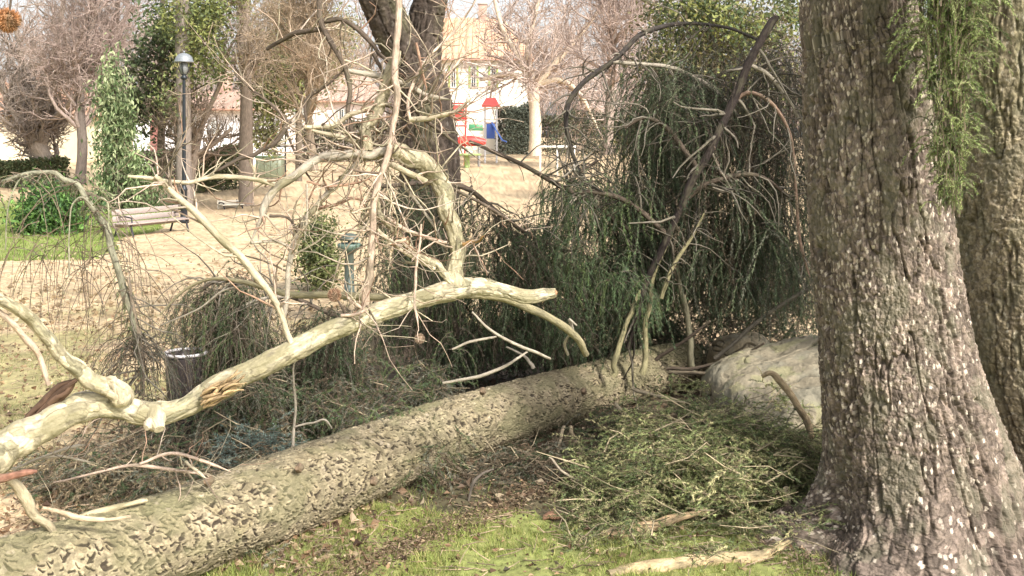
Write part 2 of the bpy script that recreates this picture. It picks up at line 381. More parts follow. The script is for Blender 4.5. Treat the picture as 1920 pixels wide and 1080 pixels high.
def litter():
    b = MB()
    def put(n, x0, x1, y0, y1, L0, L1, cols, lift=.008):
        x, y = scatter_px(n, x0, x1, y0, y1); _, _, _ = 0, 0, 0
        m = len(x); d = nrm(np.stack([rng.normal(size=m), rng.normal(size=m), rng.normal(0, .35, m)], 1))
        c = np.array(cols)[rng.integers(0, len(cols), m)]*rng.uniform(.6, 1.3, (m, 1))
        L = rng.uniform(L0, L1, m)
        b.leaves(np.stack([x, y, g0(x, y)+lift+rng.uniform(0, .02, m)], 1), d, L, L*rng.uniform(.35, .8, m), c, .35)
    br = [(.30, .19, .11), (.20, .12, .07), (.42, .30, .18), (.10, .06, .04), (.55, .42, .28)]
    put(5000, -60, 700, 560, 1080, .015, .05, br)
    put(2600, -60, 1150, 395, 620, .04, .10, [(.36, .27, .16), (.30, .22, .13), (.46, .35, .22), (.5, .40, .26)], .015)
    put(1300, 300, 1600, 800, 1080, .012, .04, br + [(.06, .05, .03)])
    put(2600, 300, 1600, 640, 960, .02, .06, [(.12, .08, .05), (.2, .13, .08), (.3, .24, .16)])
    tag(b.build('leaf_litter', M['leaf'], smooth=False), 'brown dead leaves scattered over the sandy ground', 'leaf litter', kind='stuff')
    # chips and needles against the log and the foot of the thick spruce
    b = MB(); n = 9000; t_ = rng.random(n); x = -1.55+t_*2.3+rng.normal(0, .05, n)+.16; y = 3.45+t_*2.75+rng.normal(0, .07, n)-.17; c = np.array([(.2, .14, .09), (.32, .24, .15), (.12, .08, .05)])[rng.integers(0, 3, n)]
    a = rng.uniform(0, 6.28, 7000); r_ = .48+np.abs(rng.normal(0, .10, 7000)); x = np.concatenate([x, 1.67+r_*np.cos(a)*1.05]); y = np.concatenate([y, 4.5+r_*np.sin(a)*1.0]); c = np.concatenate([c, np.array([(.22, .16, .11), (.34, .26, .18), (.14, .18, .06)])[rng.integers(0, 3, 7000)]])
    n = len(x); d = nrm(np.stack([rng.normal(size=n), rng.normal(size=n), rng.normal(0, .4, n)], 1))
    b.leaves(np.stack([x, y, g0(x, y)+rng.uniform(0, .03, n)], 1), d, rng.uniform(.008, .03, n), rng.uniform(.003, .01, n), c*rng.uniform(.6, 1.3, (n, 1)), .3)
    tag(b.build('bark_litter', M['leaf'], smooth=False), 'fine bark chips and needles gathered along the trunk and tree foot', 'bark litter', kind='stuff')
    # fine broken sticks on the ground
    b = MB(); x, y = scatter_px(1500, -40, 1600, 560, 1075); n = len(x); a = rng.uniform(0, 6.28, n); L = rng.uniform(.03, .16, n)
    p0 = np.stack([x, y, g0(x, y)+.012], 1); p1 = p0 + np.stack([np.cos(a)*L, np.sin(a)*L, rng.uniform(-.005, .03, n)], 1)
    pm = (p0+p1)/2 + rng.normal(0, .006, (n, 3))
    b.tubes(np.stack([p0, pm, p1], 1), np.tile(np.array([.0025, .002, .0012]), (n, 1)), 4, np.array((.30, .22, .15))*rng.uniform(.4, 1.6, (n, 1)))
    tag(b.build('twig_litter', M['twig']), 'small broken twigs strewn around the fallen trunk', 'twigs', kind='stuff')
litter()

# ------------------------------------------------------------------ bark with real relief
def bark_trunk(ctr, rad, K, n, cw, ch, pal, seed, relief=.008, sp=.0, spcol=(.5, .42, .36), skew=0.0, ref=(0, 1, 0), fis_shade=.5, mode='plates', butt=0, lobe=.035, moss=.35):
    """ctr (m,3), rad (m,) profile resampled to K rings of n; plates cw x ch metres; returns an MB"""
    t0 = np.linspace(0, 1, len(rad)); t = np.linspace(0, 1, K)
    c = np.stack([np.interp(t, t0, ctr[:, i]) for i in range(3)], 1); r = np.interp(t, t0, rad)
    tn = nrm(np.gradient(c, axis=0)); u = nrm(np.cross(tn, np.array(ref, float))); v_ = np.cross(tn, u)
    s_ = np.concatenate([[0], np.cumsum(np.linalg.norm(np.diff(c, axis=0), axis=1))])
    th = np.linspace(0, 2*np.pi, n, endpoint=False); R0 = float(np.median(rad))
    S, TH = np.meshgrid(s_, th, indexing='ij')
    X = np.cos(TH); Y = np.sin(TH)
    wx = .5*fbm(X*R0/cw*.8+9, Y*R0/cw*.8, S/ch*.8, seed=seed+1); wy = .5*fbm(X*R0/cw*.8-9, Y*R0/cw*.8, S/ch*.8, seed=seed+2)
    def cells(cw, ch, seed, jit=.8):
        nu = max(6, int(round(2*np.pi*R0/cw)))
        U = TH/(2*np.pi)*nu + wx + skew*S/cw; V = S/ch + wy
        iu, iv = np.floor(U), np.floor(V); f1 = np.full(U.shape, 9.); f2 = np.full(U.shape, 9.); idr = np.zeros(U.shape); du = np.zeros(U.shape); dv = np.zeros(U.shape); id2 = np.zeros(U.shape)
        for a in (-1, 0, 1):
            for b in (-1, 0, 1):
                cu, cv = iu+a, iv+b; m = np.mod(cu, nu)
                ju = cu+.5+(_h(m, cv, m*0, seed)-.5)*jit; jv = cv+.5+(_h(m, cv, m*0+1, seed)-.5)*jit
                d = np.hypot(U-ju, V-jv); near = d < f1
                f2 = np.where(near, f1, np.minimum(f2, d)); idr = np.where(near, _h(m, cv, m*0+2, seed), idr); id2 = np.where(near, _h(m, cv, m*0+3, seed), id2)
                du = np.where(near, U-ju, du); dv = np.where(near, V-jv, dv); f1 = np.where(near, d, f1)
        return f1, f2, idr, id2, du, dv
    f1, f2, i1, i2, du, dv = cells(cw, ch, seed)
    edge = ss(.0, .30, f2-f1)
    g1, g2, k1, k2, eu, ev = cells(cw*.45, ch*.5, seed+50)
    e2 = ss(.0, .4, g2-g1)
    fn = fbm(X*R0*55, Y*R0*55, S*38, seed=seed+9); f3 = vn(X*R0*210, Y*R0*210, S*170, seed=seed+10)
    mark = None
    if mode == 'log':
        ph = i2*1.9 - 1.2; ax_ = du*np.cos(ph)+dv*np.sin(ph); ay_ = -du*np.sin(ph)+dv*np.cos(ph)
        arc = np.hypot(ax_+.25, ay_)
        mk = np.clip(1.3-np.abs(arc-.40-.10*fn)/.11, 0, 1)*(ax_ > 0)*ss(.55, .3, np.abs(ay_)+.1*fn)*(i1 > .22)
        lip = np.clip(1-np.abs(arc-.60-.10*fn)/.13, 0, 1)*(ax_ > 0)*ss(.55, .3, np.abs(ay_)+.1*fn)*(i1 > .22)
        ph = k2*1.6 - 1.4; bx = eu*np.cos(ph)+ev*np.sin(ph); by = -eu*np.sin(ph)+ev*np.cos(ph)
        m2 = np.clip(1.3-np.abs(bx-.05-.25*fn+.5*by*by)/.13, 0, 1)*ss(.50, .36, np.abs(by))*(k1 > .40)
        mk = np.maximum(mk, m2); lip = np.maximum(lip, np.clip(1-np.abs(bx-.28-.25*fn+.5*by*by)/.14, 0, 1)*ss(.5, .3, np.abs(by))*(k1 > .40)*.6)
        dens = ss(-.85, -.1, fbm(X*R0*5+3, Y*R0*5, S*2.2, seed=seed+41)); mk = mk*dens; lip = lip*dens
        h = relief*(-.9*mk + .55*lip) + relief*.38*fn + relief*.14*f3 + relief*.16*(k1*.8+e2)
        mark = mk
    elif mode == 'jig':
        h = relief*((i1 > .55)*edge*.9 + .25*fn + .08*f3) + relief*.5*fbm(X*R0*20, Y*R0*20, S*9, seed=seed+33)
        h -= relief*.9*ss(.05, 0, np.abs(fbm(X*R0*30, Y*R0*30, S*5, seed=seed+34)))*(k1 > .4)
    else:
        h = relief*(.5*i1 + .30*edge - .5 + (.55*(i2-.5)*du*2 + .55*dv)*edge)
        h += relief*.55*(k1*.9 + e2*.25 + ev*.8*e2) + relief*.55*fn + relief*.2*f3
        # long shallow fissures running up the stem
        fz = fbm(X*R0*16, Y*R0*16, S*3.2, seed=seed+20); h -= relief*1.9*ss(.11, .0, np.abs(fz)); edge = np.minimum(edge, ss(.0, .05, np.abs(fz)))
    lob = lobe*fbm(X*1.2+3, Y*1.2, S*1.1, seed=seed+7)*R0*2
    if butt:
        zz = c[:, 2][:, None]; am = butt*(1-ss(-.05, .75, zz))**1.6
        lob = lob + am*(.55*np.cos(5*TH+.6+.8*np.sin(TH*2)) + .45*np.cos(3*TH+2.1) + .25*np.cos(9*TH+zz*2)) - am*.2
        h = h + .5*relief*fbm(X*R0*9, Y*R0*9, S*1.6, seed=seed+31)*2*(1-ss(.2, 1.4, zz))
    rr = r[:, None] + h + lob
    v = c[:, None, :] + rr[..., None]*(X[..., None]*u[:, None, :] + Y[..., None]*v_[:, None, :])
    pal = np.array(pal); a = i1*(len(pal)-1); ia = np.minimum(a.astype(int), len(pal)-2); fa = (a-ia)[..., None]
    col = pal[ia]*(1-fa)+pal[ia+1]*fa
    col = col*(.72+.56*k1[..., None])
    crack_shade = ((1-edge)*fis_shade*(i2 > .42) if mark is None else np.clip(mark*3, 0, 1)*fis_shade)[..., None]  # dark bark cracks, with the shadow of lifted flake edges painted into the colour
    col = col*(1+.25*fn+.18*f3)[..., None]; col = col*(1-crack_shade) + np.array((.035, .026, .018))*crack_shade
    sd_ = .3+1.4*ss(-.4, .4, fbm(X*R0*4, Y*R0*4, S*1.7, seed=seed+61))
    ms = ss(.12, .45, fbm(X*R0*5, Y*R0*5, S*1.3, seed=seed+62))[..., None]*moss; col = col*(1-ms)+np.array((.13, .14, .06))*(.7+.6*k1[..., None])*ms
    ds = ss(.2, .5, fbm(X*R0*7, Y*R0*7, S*.9, seed=seed+63))[..., None]*.45; col = col*(1-ds)+col*np.array((.62, .58, .6))*ds
    spk = ((k2 < sp*sd_) & (g1 < .42))[..., None]; col = np.where(spk, np.array(spcol)*(.6+.6*k1[..., None]), col)
    tc = np.stack([R0*X, R0*Y, S], -1)
    idx = np.arange(K*n).reshape(K, n); A = idx[:-1]; B = idx[1:]
    m = MB(); m.add(v, np.stack([A, np.roll(A, -1, 1), np.roll(B, -1, 1), B], -1).reshape(-1, 4), None, col, tc)
    return m, v, c, r

# ------------------------------------------------------------------ standing spruces at the right
def spruce_right():
    rows = [(-1200, 1520, 1650), (-500, 1508, 1672), (0, 1503, 1718), (100, 1507, 1738), (300, 1516, 1765), (480, 1526, 1785), (600, 1538, 1806), (700, 1544, 1828),
            (800, 1548, 1862), (880, 1543, 1896), (940, 1522, 1930), (990, 1490, 1962), (1030, 1452, 1990), (1060, 1425, 2010), (1100, 1395, 2040)]
    D = 4.5; s_ = D/F
    ctr = np.array([P((a+b)/2, y, D) for y, a, b in rows]); rad = np.array([(b-a)/2*s_ for y, a, b in rows])
    sm = smooth_path(np.column_stack([ctr, rad]), 5)[::-1]
    # the bases flare into buttresses
    m, v, c, r = bark_trunk(sm[:, :3], sm[:, 3], 1600, 640, .026, .046,
        [(.115, .088, .07), (.195, .15, .12), (.135, .105, .083), (.26, .20, .158), (.10, .078, .06)], 101, .009, sp=.16, spcol=(.50, .42, .34), fis_shade=.75, butt=.085, moss=.12)
    base = (ctr[-2][0], D, 0)
    t = thing('spruce_tree', base, 'thick standing spruce with flaky brown bark in front at the right', 'tree')
    m.build('trunk', M['bark'], t)
    return t, D
spruce1, D1 = spruce_right()
def spruce_far():
    D = 5.5; s_ = D/F
    rows = [(-1200, 1790, 2030), (0, 1778, 2064), (300, 1784, 2075), (500, 1795, 2085), (700, 1822, 2100), (800, 1848, 2118), (880, 1845, 2160), (930, 1830, 2190)]
    ctr = np.array([P((a+b)/2, y, D) for y, a, b in rows]); rad = np.array([(b-a)/2*s_ for y, a, b in rows])
    sm = smooth_path(np.column_stack([ctr, rad]), 5)[::-1]
    m, *_ = bark_trunk(sm[:, :3], sm[:, 3], 1000, 460, .034, .045,
        [(.19, .155, .10), (.29, .235, .155), (.23, .185, .125), (.33, .27, .18)], 131, .009, sp=.08, spcol=(.46, .40, .30), fis_shade=.45)
    t = thing('spruce_tree', (ctr[-1][0], D, 0), 'second standing spruce trunk cut by the right edge behind the thick one', 'tree')
    m.build('trunk', M['bark'], t)
    return t
spruce2 = spruce_far()

# ------------------------------------------------------------------ strands of spruce twigs
def strands(b, starts, L, droop=1.0, per_m=260, needle=.016, nw=.0022, cols=(SG1, SG2), k=9, out=.35, rad=.0016, wander=.10, hang=1.0, bare=0.0, tw=True, ns=None, twc=(.15, .11, .075)):
    """hanging twig strands with needles; starts (N,3)"""
    N = len(starts); L = rng.uniform(L[0], L[1], N)
    a = rng.uniform(0, 6.28, N)
    d = nrm(np.stack([np.cos(a)*out, np.sin(a)*out, np.full(N, .15 if hang > 0 else 1.)], 1)); p = starts.copy(); pts = [p]
    for i in range(k-1):
        d = nrm(d + np.array([0, 0, -.5*hang*droop]) + rng.normal(0, wander, (N, 3)))
        p = p + d*(L/(k-1))[:, None]; pts.append(p)
    pts = np.stack(pts, 1)
    ci = rng.random(N); C = np.array(cols); sc = C[np.minimum((ci*len(C)).astype(int), len(C)-1)]*rng.uniform(.65, 1.35, (N, 1))
    if tw:
        tcol = np.array(twc)*rng.uniform(.4, 1.6, (N, 1))
        b.tubes(pts, np.linspace(1.5, .6, k)[None]*rad*np.ones((N, 1)), 3, tcol)
    fol = rng.random(N) >= bare
    m = (L*per_m).astype(int)*fol; i = np.repeat(np.arange(N), m); n = len(i)
    if n == 0: return pts
    t = rng.uniform(.06, 1, n)*(k-1); j = np.minimum(t.astype(int), k-2); f = (t-j)[:, None]
    q = pts[i, j]*(1-f)+pts[i, j+1]*f; td = nrm(pts[i, j+1]-pts[i, j])
    nd = nrm(td*.9 + nrm(np.cross(td, rng.normal(size=(n, 3))))*.75)
    if ns is None: b.needles(q, nd, rng.uniform(.6, 1.25, n)*needle, nw, sc[i]*rng.uniform(.75, 1.3, (n, 1)))
    return pts

def along(path, n, jit):
    path = np.asarray(path); t = rng.uniform(0, len(path)-1, n); j = np.minimum(t.astype(int), len(path)-2); f = (t-j)[:, None]
    return path[j]*(1-f)+path[j+1]*f + rng.normal(0, 1, (n, 3))*np.array(jit)

def bough_thing(name, label, cat, stems, fol, loc=None, group=None, bk='twig'):
    """stems: (rows, colour, sides); fol: list of dict(...) run over a stem index"""
    loc = loc if loc is not None else P(*stems[0][0][-1][:3])
    t = thing(name, loc, label, cat, group); out = []
    for i, (rows, col, n) in enumerate(stems):
        p, r = PL(rows, 6, .8); r = r*.85; out.append((p, r))
        if col is not None:
            b = MB(); b.tubes(p, r, n, col, cap=n > 5, lump=.12 if n > 5 else 0); br = b.build('branch', M[bk], t)
    for f in fol:
        f = dict(f); b = MB(); n = f.pop('n'); jit = f.pop('jit', (.03, .08, .03)); si = f.pop('stem'); nm = f.pop('name', 'foliage')
        strands(b, along(out[si][0] if isinstance(si, int) else np.array([P(*q) for q in si]), n, jit), **f)
        b.build(nm, M['needle'], t, smooth=False)
    return t, out

GREENS = (SG1, SG1*1.3, SG2, SG1*.7); MIXED = (SG1, SG2, SBR, SGY, SG1*.7); BROWN = (SBR*.8, SGY*.6, SBR*.5, SG1*.8)

# spray hanging in front of the two trunks, from the thick spruce's lowest bough
def hanging_spray():
    rows = [(1610, -260, 4.45, 12), (1700, -210, 4.2, 11), (1790, -150, 4.0, 9), (1840, -90, 3.95, 6)]
    p, r = PL(rows, 6); b = MB(); b.tubes(p, r, 8, (.16, .12, .09)); br = b.build('bough', M['twig'], spruce1)
    b = MB(); cols = (np.array((.22, .29, .09)), np.array((.38, .44, .18)), np.array((.10, .15, .045)))
    def grp(n, x0, x1, y0, y1, L, sd):
        px = rng.uniform(x0, x1, n); py = rng.uniform(y0, y1, n); D = rng.normal(3.98, .05, n)
        st = np.stack([(px-960)/F*D, D, H-(py-HOR)/F*D], 1)
        strands(b, st, L, per_m=560, needle=.013, nw=.0026, cols=cols, out=.0, wander=.018, k=10, rad=.0017)
    grp(380, 1635, 1830, -220, -110, (.42, .56), 1); grp(230, 1722, 1828, -60, 60, (.2, .32), 2)
    grp(230, 1738, 1822, 40, 190, (.2, .32), 3); grp(170, 1750, 1810, 180, 330, (.14, .24), 4); grp(120, 1756, 1804, 310, 410, (.08, .16), 5)
    f = b.build('foliage', M['needle'], spruce1, smooth=False)
hanging_spray()
# crown of both spruces above the frame: shades the foreground as it does in the place
def upper_crown(t, x, y, z0, z1, n, seed, az=None):
    b = MB(); f = MB()
    for i in range(n):
        z = z0 + (z1-z0)*(i/n); a = (i*2.4+seed) if az is None else az[i % len(az)]; L = 2.4*(1-(z-z0)/(z1-z0)*.6)
        d = np.array([math.cos(a), math.sin(a), 0]); s_ = np.linspace(0, 1, 9)[:, None]
        p = np.array([x, y, z]) + d*s_*L + np.array([0, 0, 1])*(.25*s_ - .6*s_**2)*L*.6
        b.tubes(p, np.linspace(.035, .008, 9), 6, (.16, .12, .09))
        st = along(p[2:], 60, (.10, .10, .03)); strands(f, st, (.25, .6), per_m=60, needle=.035, nw=.007, cols=GREENS, out=.6, k=6)
    b.build('branches', M['twig'], t); f.build('crown', M['needle'], t, smooth=False)
upper_crown(spruce1, 1.42, 4.5, 4.1, 7.5, 14, 0)
upper_crown(spruce2, 2.6, 5.5, 4.3, 7.5, 8, 1)

# ------------------------------------------------------------------ the fallen trunk
def fallen_trunk():
    R = .165
    cp = [(-120, 1150), (0, 1122), (150, 1072), (400, 980), (640, 886), (850, 806), (1100, 732), (1220, 700), (1300, 684)]
    pts = []
    for i, (px, py) in enumerate(cp):
        z = R; D = (H-z)*F/(py-HOR); pts.append(P(px, py, D))
    pts = smooth_path(np.array(pts), 6)
    rad = np.interp(np.linspace(0, 1, len(pts)), [0, .2, .5, .8, .96, 1], [.185, .180, .168, .160, .152, .140])
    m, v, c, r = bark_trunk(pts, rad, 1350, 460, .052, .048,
        [(.22, .185, .115), (.28, .235, .15), (.25, .205, .125), (.32, .265, .175), (.20, .165, .10)], 211, .0095, sp=.02, spcol=(.42, .35, .25), skew=.06, ref=(0, 0, 1), fis_shade=.92, mode='log', lobe=.075)
    t = thing('fallen_spruce', tuple(P(600, 960, 4.6)*[1, 1, 0]), 'long fallen spruce trunk with scaly tan bark lying diagonally across the foreground', 'fallen tree')
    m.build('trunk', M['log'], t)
    # broken end: a ragged disc of pale wood
    b = MB(); ring = v[-1]; n = len(ring); ctr = c[-1]; ax = nrm(c[-1]-c[-20]); rows = []
    for q in (1.0, .85, .6, .3, .05):
        sp = ring*q + ctr*(1-q); jag = fbm(sp[:, 0]*60, sp[:, 2]*60, sp[:, 1]*20, seed=77)[:, None]
        rows.append(sp + ax*(.02*(1-q) + .018*jag*(q < .95)))
    vv = np.concatenate(rows); idx = np.arange(len(vv)).reshape(5, n)
    b.add(vv, np.stack([idx[:-1], np.roll(idx, -1, 1)[:-1], np.roll(idx, -1, 1)[1:], idx[1:]], -1).reshape(-1, 4), None, (.42, .31, .19))
    b.build('broken_end', M['log'], t)
    br = [
     ([(1185, 728, 5.95, 6), (1260, 750, 5.8, 5.5), (1330, 775, 5.7, 5), (1388, 797, 5.6, 4)], (.33, .27, .18)),
     ([(1255, 698, 6.4, 6), (1330, 702, 6.2, 5), (1372, 708, 6.1, 4.5), (1425, 742, 6.0, 3.5)], (.20, .16, .11)),
     ([(1230, 675, 6.5, 6), (1280, 640, 6.4, 5), (1332, 603, 6.3, 4)], DARK),
     ([(1250, 692, 6.5, 6), (1320, 687, 6.4, 5), (1385, 670, 6.3, 4.5), (1432, 643, 6.2, 3)], DARK),
     ([(1340, 672, 6.6, 6), (1400, 622, 6.5, 6), (1470, 572, 6.45, 6), (1535, 528, 6.4, 5)], (.15, .13, .10)),
     ([(1155, 757, 5.9, 5), (1180, 787, 5.8, 4.5), (1212, 822, 5.7, 3.5)], (.36, .30, .2)),
     ([(1070, 800, 5.8, 7), (1100, 856, 5.7, 5), (1158, 866, 5.6, 4.5), (1172, 842, 5.6, 4), (1205, 818, 5.6, 3)], (.30, .24, .15)),
     ([(1150, 705, 6.3, 10), (1160, 665, 6.3, 9), (1178, 600, 6.35, 7), (1198, 555, 6.4, 6), (1235, 490, 6.4, 5)], OLIVE),
     ([(1204, 700, 6.4, 10), (1208, 655, 6.4, 9), (1214, 590, 6.4, 8), (1222, 520, 6.45, 7), (1258, 440, 6.5, 5)], OLIVE),
     ([(1300, 700, 6.72, 11), (1296, 650, 6.7, 10), (1284, 590, 6.7, 9), (1273, 530, 6.7, 8), (1270, 470, 6.7, 6)], (.22, .20, .13)),
     ([(1000, 690, 6.0, 6), (985, 668, 6.0, 4), (950, 650, 5.95, 3)], GREY),
     ([(548, 845, 4.8, 5), (555, 770, 4.8, 4), (550, 690, 4.75, 3), (560, 660, 4.7, 2)], GREY),
     ([(553, 800, 4.8, 3), (585, 793, 4.8, 3), (610, 788, 4.8, 3), (622, 803, 4.8, 2)], GREY),
     ([(1030, 858, 5.2, 4), (1055, 885, 5.1, 4), (1095, 905, 5.05, 3.5), (1122, 915, 5.0, 2.5)], (.40, .33, .24)),
     ([(1058, 800, 5.7, 6), (1048, 845, 5.55, 5), (1050, 890, 5.4, 4)], (.30, .24, .16)),
    ]
    for rows, col in br:
        p, r_ = PL(rows, 6, .6); r_ = r_*.62; b = MB(); b.tubes(p, r_, 8, col, cap=True, lump=.2); b.build('branch', M['twig'], t)
    # torn knots on the bark
    for px, py, D in [(390, 905, 4.1), (560, 880, 4.45), (905, 735, 5.2), (1095, 735, 5.85), (700, 905, 4.5)]:
        b = MB(); p0 = P(px, py, D+.02); p, r_ = np.array([p0 + (0, .03, 0), p0, p0+(-.004, -.022, .012)]), np.array([.018, .016, .009]); b.tubes(p, r_, 9, (.20, .14, .09), cap=True); b.build('knot', M['twig'], t)
fallen_trunk()

# ------------------------------------------------------------------ the pale broken limb with its tangle of side branches
def pale_limb():
    t = thing('fallen_limb', tuple(P(0, 850, 3.4)), 'pale smooth broken limb rising over the fallen trunk with a tangle of bare side branches', 'fallen branch')
    main = [(-160, 960, 3.2, 52), (-60, 890, 3.3, 48), (0, 848, 3.4, 42), (60, 812, 3.45, 36), (120, 775, 3.5, 33), (180, 758, 3.55, 30), (240, 768, 3.6, 25), (290, 776, 3.62, 25), (340, 765, 3.65, 22),
            (385, 742, 3.7, 25), (425, 718, 3.72, 25), (480, 692, 3.77, 21), (550, 655, 3.82, 21), (620, 620, 3.9, 19), (700, 590, 3.95, 18), (780, 562, 4.05, 17), (850, 543, 4.1, 19), (900, 538, 4.15, 15), (945, 545, 4.2, 13),
            (985, 556, 4.22, 12), (1020, 552, 4.25, 11), (1042, 548, 4.26, 7)]
    p, r = PL(main, 8, .10); b = MB(); n = len(p)
    s_ = np.linspace(0, 1, n); col = np.tile(np.array(PALE), (n, 1))*(1+.12*vn(s_*30, s_*0, seed=5))[:, None]
    col[-7:] = (.45, .22, .11)
    LIMBPAL = [(.27, .24, .15), (.42, .36, .24), (.48, .42, .29), (.45, .39, .27), (.36, .31, .20), (.21, .19, .12)]
    r = r*np.interp(np.linspace(0, 1, len(r)), [0, .35, .6, 1], [.80, .88, .95, 1])
    jb, v, c_, r_ = bark_trunk(p, r, 900, 150, .028, .055, LIMBPAL, 511, .0022, sp=.0, ref=(0, 1, 0), fis_shade=.35, mode='jig', lobe=.10, moss=.15)
    limb = jb.build('limb', M['plane'], t)
    b = MB(); q = np.array([c_[-1]-(c_[-1]-c_[-9])*.5, c_[-1], c_[-1]+(c_[-1]-c_[-12])*.6]); b.tubes(q, np.array([r_[-1]*1.02, r_[-1]*.95, .002]), 12, (.42, .22, .12), cap=True, lump=.3); b.build('torn_end', M['twig'], t)
    # knob and torn scar
    b = MB()
    for rows, c in [([(288, 772, 3.62, 20), (294, 790, 3.58, 17), (298, 806, 3.55, 9)], PALE), ([(300, 779, 3.6, 14), (282, 795, 3.56, 12), (274, 802, 3.54, 6)], PALE)]:
        q, r_ = PL(rows, 4); b.tubes(q, r_, 12, c, cap=True, lump=.2)
    b.build('knob', M['plane'], t)
    b = MB()
    for i in range(46):
        a = rng.uniform(375, 425); y0 = 752-(a-378)*.50 + rng.uniform(-16, 14); D = 3.60+rng.uniform(-.01, .03)
        q, r_ = PL([(a, y0, D+.01, 2.6), (a+rng.uniform(8, 20), y0-rng.uniform(4, 12), D+.005, 3), (a+rng.uniform(20, 40), y0-rng.uniform(10, 24), D+.03, 1)], 3)
        b.tubes(q, r_, 5, np.array((.40, .28, .15))*rng.uniform(.45, 1.4), cap=True)
    b.build('torn_scar', M['twig'], t)
    b = MB()
    for i in range(16):
        q, r_ = PL([(225+rng.uniform(-14, 8), 742+rng.uniform(-22, 14), 3.52, 6), (214, 716+rng.uniform(-6, 14), 3.5, 6), (190, 712+rng.uniform(-4, 20), 3.52, 4)], 3); b.tubes(q, r_, 6, np.array(PALE)*rng.uniform(.7, 1.15), cap=True)
    b.build('collar', M['plane'], t)
    Q = []   # drawn side branches: rows, colour
    def a(col, *rows): Q.append((rows, col))
    a(PALE, (228, 742, 3.56, 22), (200, 728, 3.52, 18), (160, 708, 3.48, 15), (128, 675, 3.44, 13), (98, 640, 3.4, 12), (68, 606, 3.36, 11), (30, 575, 3.3, 10), (-40, 535, 3.2, 10))
    a(PINK, (92, 722, 3.42, 5), (75, 675, 3.4, 7), (52, 640, 3.36, 8), (20, 605, 3.3, 7), (-30, 560, 3.25, 8))
    a(PALE, (548, 650, 3.8, 7), (530, 592, 3.8, 7), (500, 540, 3.78, 8), (450, 482, 3.75, 9), (395, 430, 3.72, 9), (345, 380, 3.7, 8), (290, 328, 3.68, 6))
    a(PALE, (240, 330, 3.66, 3), (290, 336, 3.7, 5), (340, 342, 3.74, 5), (400, 330, 3.8, 6), (470, 333, 3.88, 6), (512, 345, 3.92, 7))
    a(PALE, (855, 540, 4.1, 18), (853, 480, 4.1, 16), (848, 410, 4.1, 16), (828, 350, 4.08, 17), (800, 312, 4.05, 17), (760, 288, 4.02, 17), (735, 280, 4.0, 15))
    a(GREY, (745, 284, 4.0, 11), (700, 290, 3.98, 11), (650, 292, 3.97, 10), (600, 298, 3.96, 11), (565, 320, 3.95, 10), (530, 345, 3.94, 10), (505, 372, 3.93, 9), (490, 405, 3.92, 8), (470, 455, 3.9, 5))
    a(DARK, (400, 322, 3.9, 3), (445, 302, 3.92, 5), (480, 288, 3.94, 5), (512, 268, 3.96, 6), (532, 245, 3.98, 6), (542, 228, 4.0, 8))
    a(DARK, (542, 230, 4.0, 4), (500, 190, 4.02, 4), (470, 165, 4.04, 3), (430, 130, 4.05, 2))
    a(DARK, (598, -30, 4.2, 8), (602, 40, 4.15, 7), (640, 108, 4.1, 6), (655, 170, 4.08, 6), (655, 225, 4.05, 6), (668, 272, 4.02, 6), (690, 295, 4.0, 6))
    a(DARK, (500, 92, 4.25, 4), (548, 66, 4.2, 6), (605, 55, 4.16, 6))
    a(DARK, (605, 40, 4.16, 6), (648, 38, 4.15, 6), (690, 75, 4.13, 6), (716, 105, 4.12, 5), (760, 130, 4.1, 3))
    a(GREY, (650, 132, 4.1, 6), (710, 142, 4.1, 7), (760, 158, 4.08, 7), (800, 178, 4.05, 6), (850, 190, 4.0, 4))
    a(PINK, (752, -40, 4.0, 8), (748, 50, 3.99, 8), (742, 120, 3.98, 8), (744, 180, 3.97, 8), (738, 240, 3.96, 7), (728, 295, 3.95, 8), (710, 350, 3.94, 8), (700, 420, 3.93, 8), (695, 480, 3.93, 9), (688, 530, 3.93, 9), (682, 588, 3.95, 10))
    a(PALE, (742, 95, 4.05, 10), (718, 165, 4.03, 13), (694, 228, 4.01, 13), (684, 280, 4.0, 12))
    a(PALE, (572, 238, 4.05, 5), (620, 236, 4.04, 6), (660, 214, 4.03, 6), (690, 205, 4.02, 5), (735, 192, 4.0, 4))
    a(PALE, (585, 244, 4.05, 4), (640, 256, 4.03, 6), (680, 275, 4.02, 7), (720, 300, 4.0, 7), (765, 322, 3.99, 8), (800, 342, 4.0, 6))
    a(PALE, (768, 225, 4.0, 7), (800, 222, 3.98, 6), (840, 214, 3.95, 5), (862, 205, 3.92, 4), (884, 184, 3.9, 3))
    a(RED, (840, 214, 3.95, 3), (858, 222, 3.93, 3), (880, 210, 3.9, 2))
    a(PALE, (852, 530, 4.08, 9), (820, 502, 4.07, 9), (782, 478, 4.05, 9), (748, 440, 4.04, 8), (715, 400, 4.02, 7), (700, 352, 4.0, 5))
    a(PALE, (815, 505, 4.06, 5), (762, 474, 4.04, 5), (722, 444, 4.0, 5), (704, 424, 3.98, 4))
    a(PINK, (838, 455, 4.05, 4), (800, 446, 4.04, 4), (760, 430, 4.02, 5), (722, 404, 4.0, 4))
    a((.42, .25, .1), (868, 458, 4.08, 5), (892, 452, 4.05, 4), (910, 442, 4.02, 3))
    a(PALE, (722, 462, 3.98, 3), (742, 452, 4, 4), (770, 448, 4.02, 3))
    a(PINK, (790, 420, 4.02, 2.5), (785, 470, 4.0, 3), (779, 520, 3.98, 3.5), (778, 570, 3.95, 3), (786, 620, 3.92, 2.5))
    a(GREY, (532, 610, 4.0, 5), (540, 520, 4.0, 7), (556, 440, 4.0, 7), (592, 388, 4.0, 7), (640, 335, 4.0, 7), (690, 285, 4.0, 6))
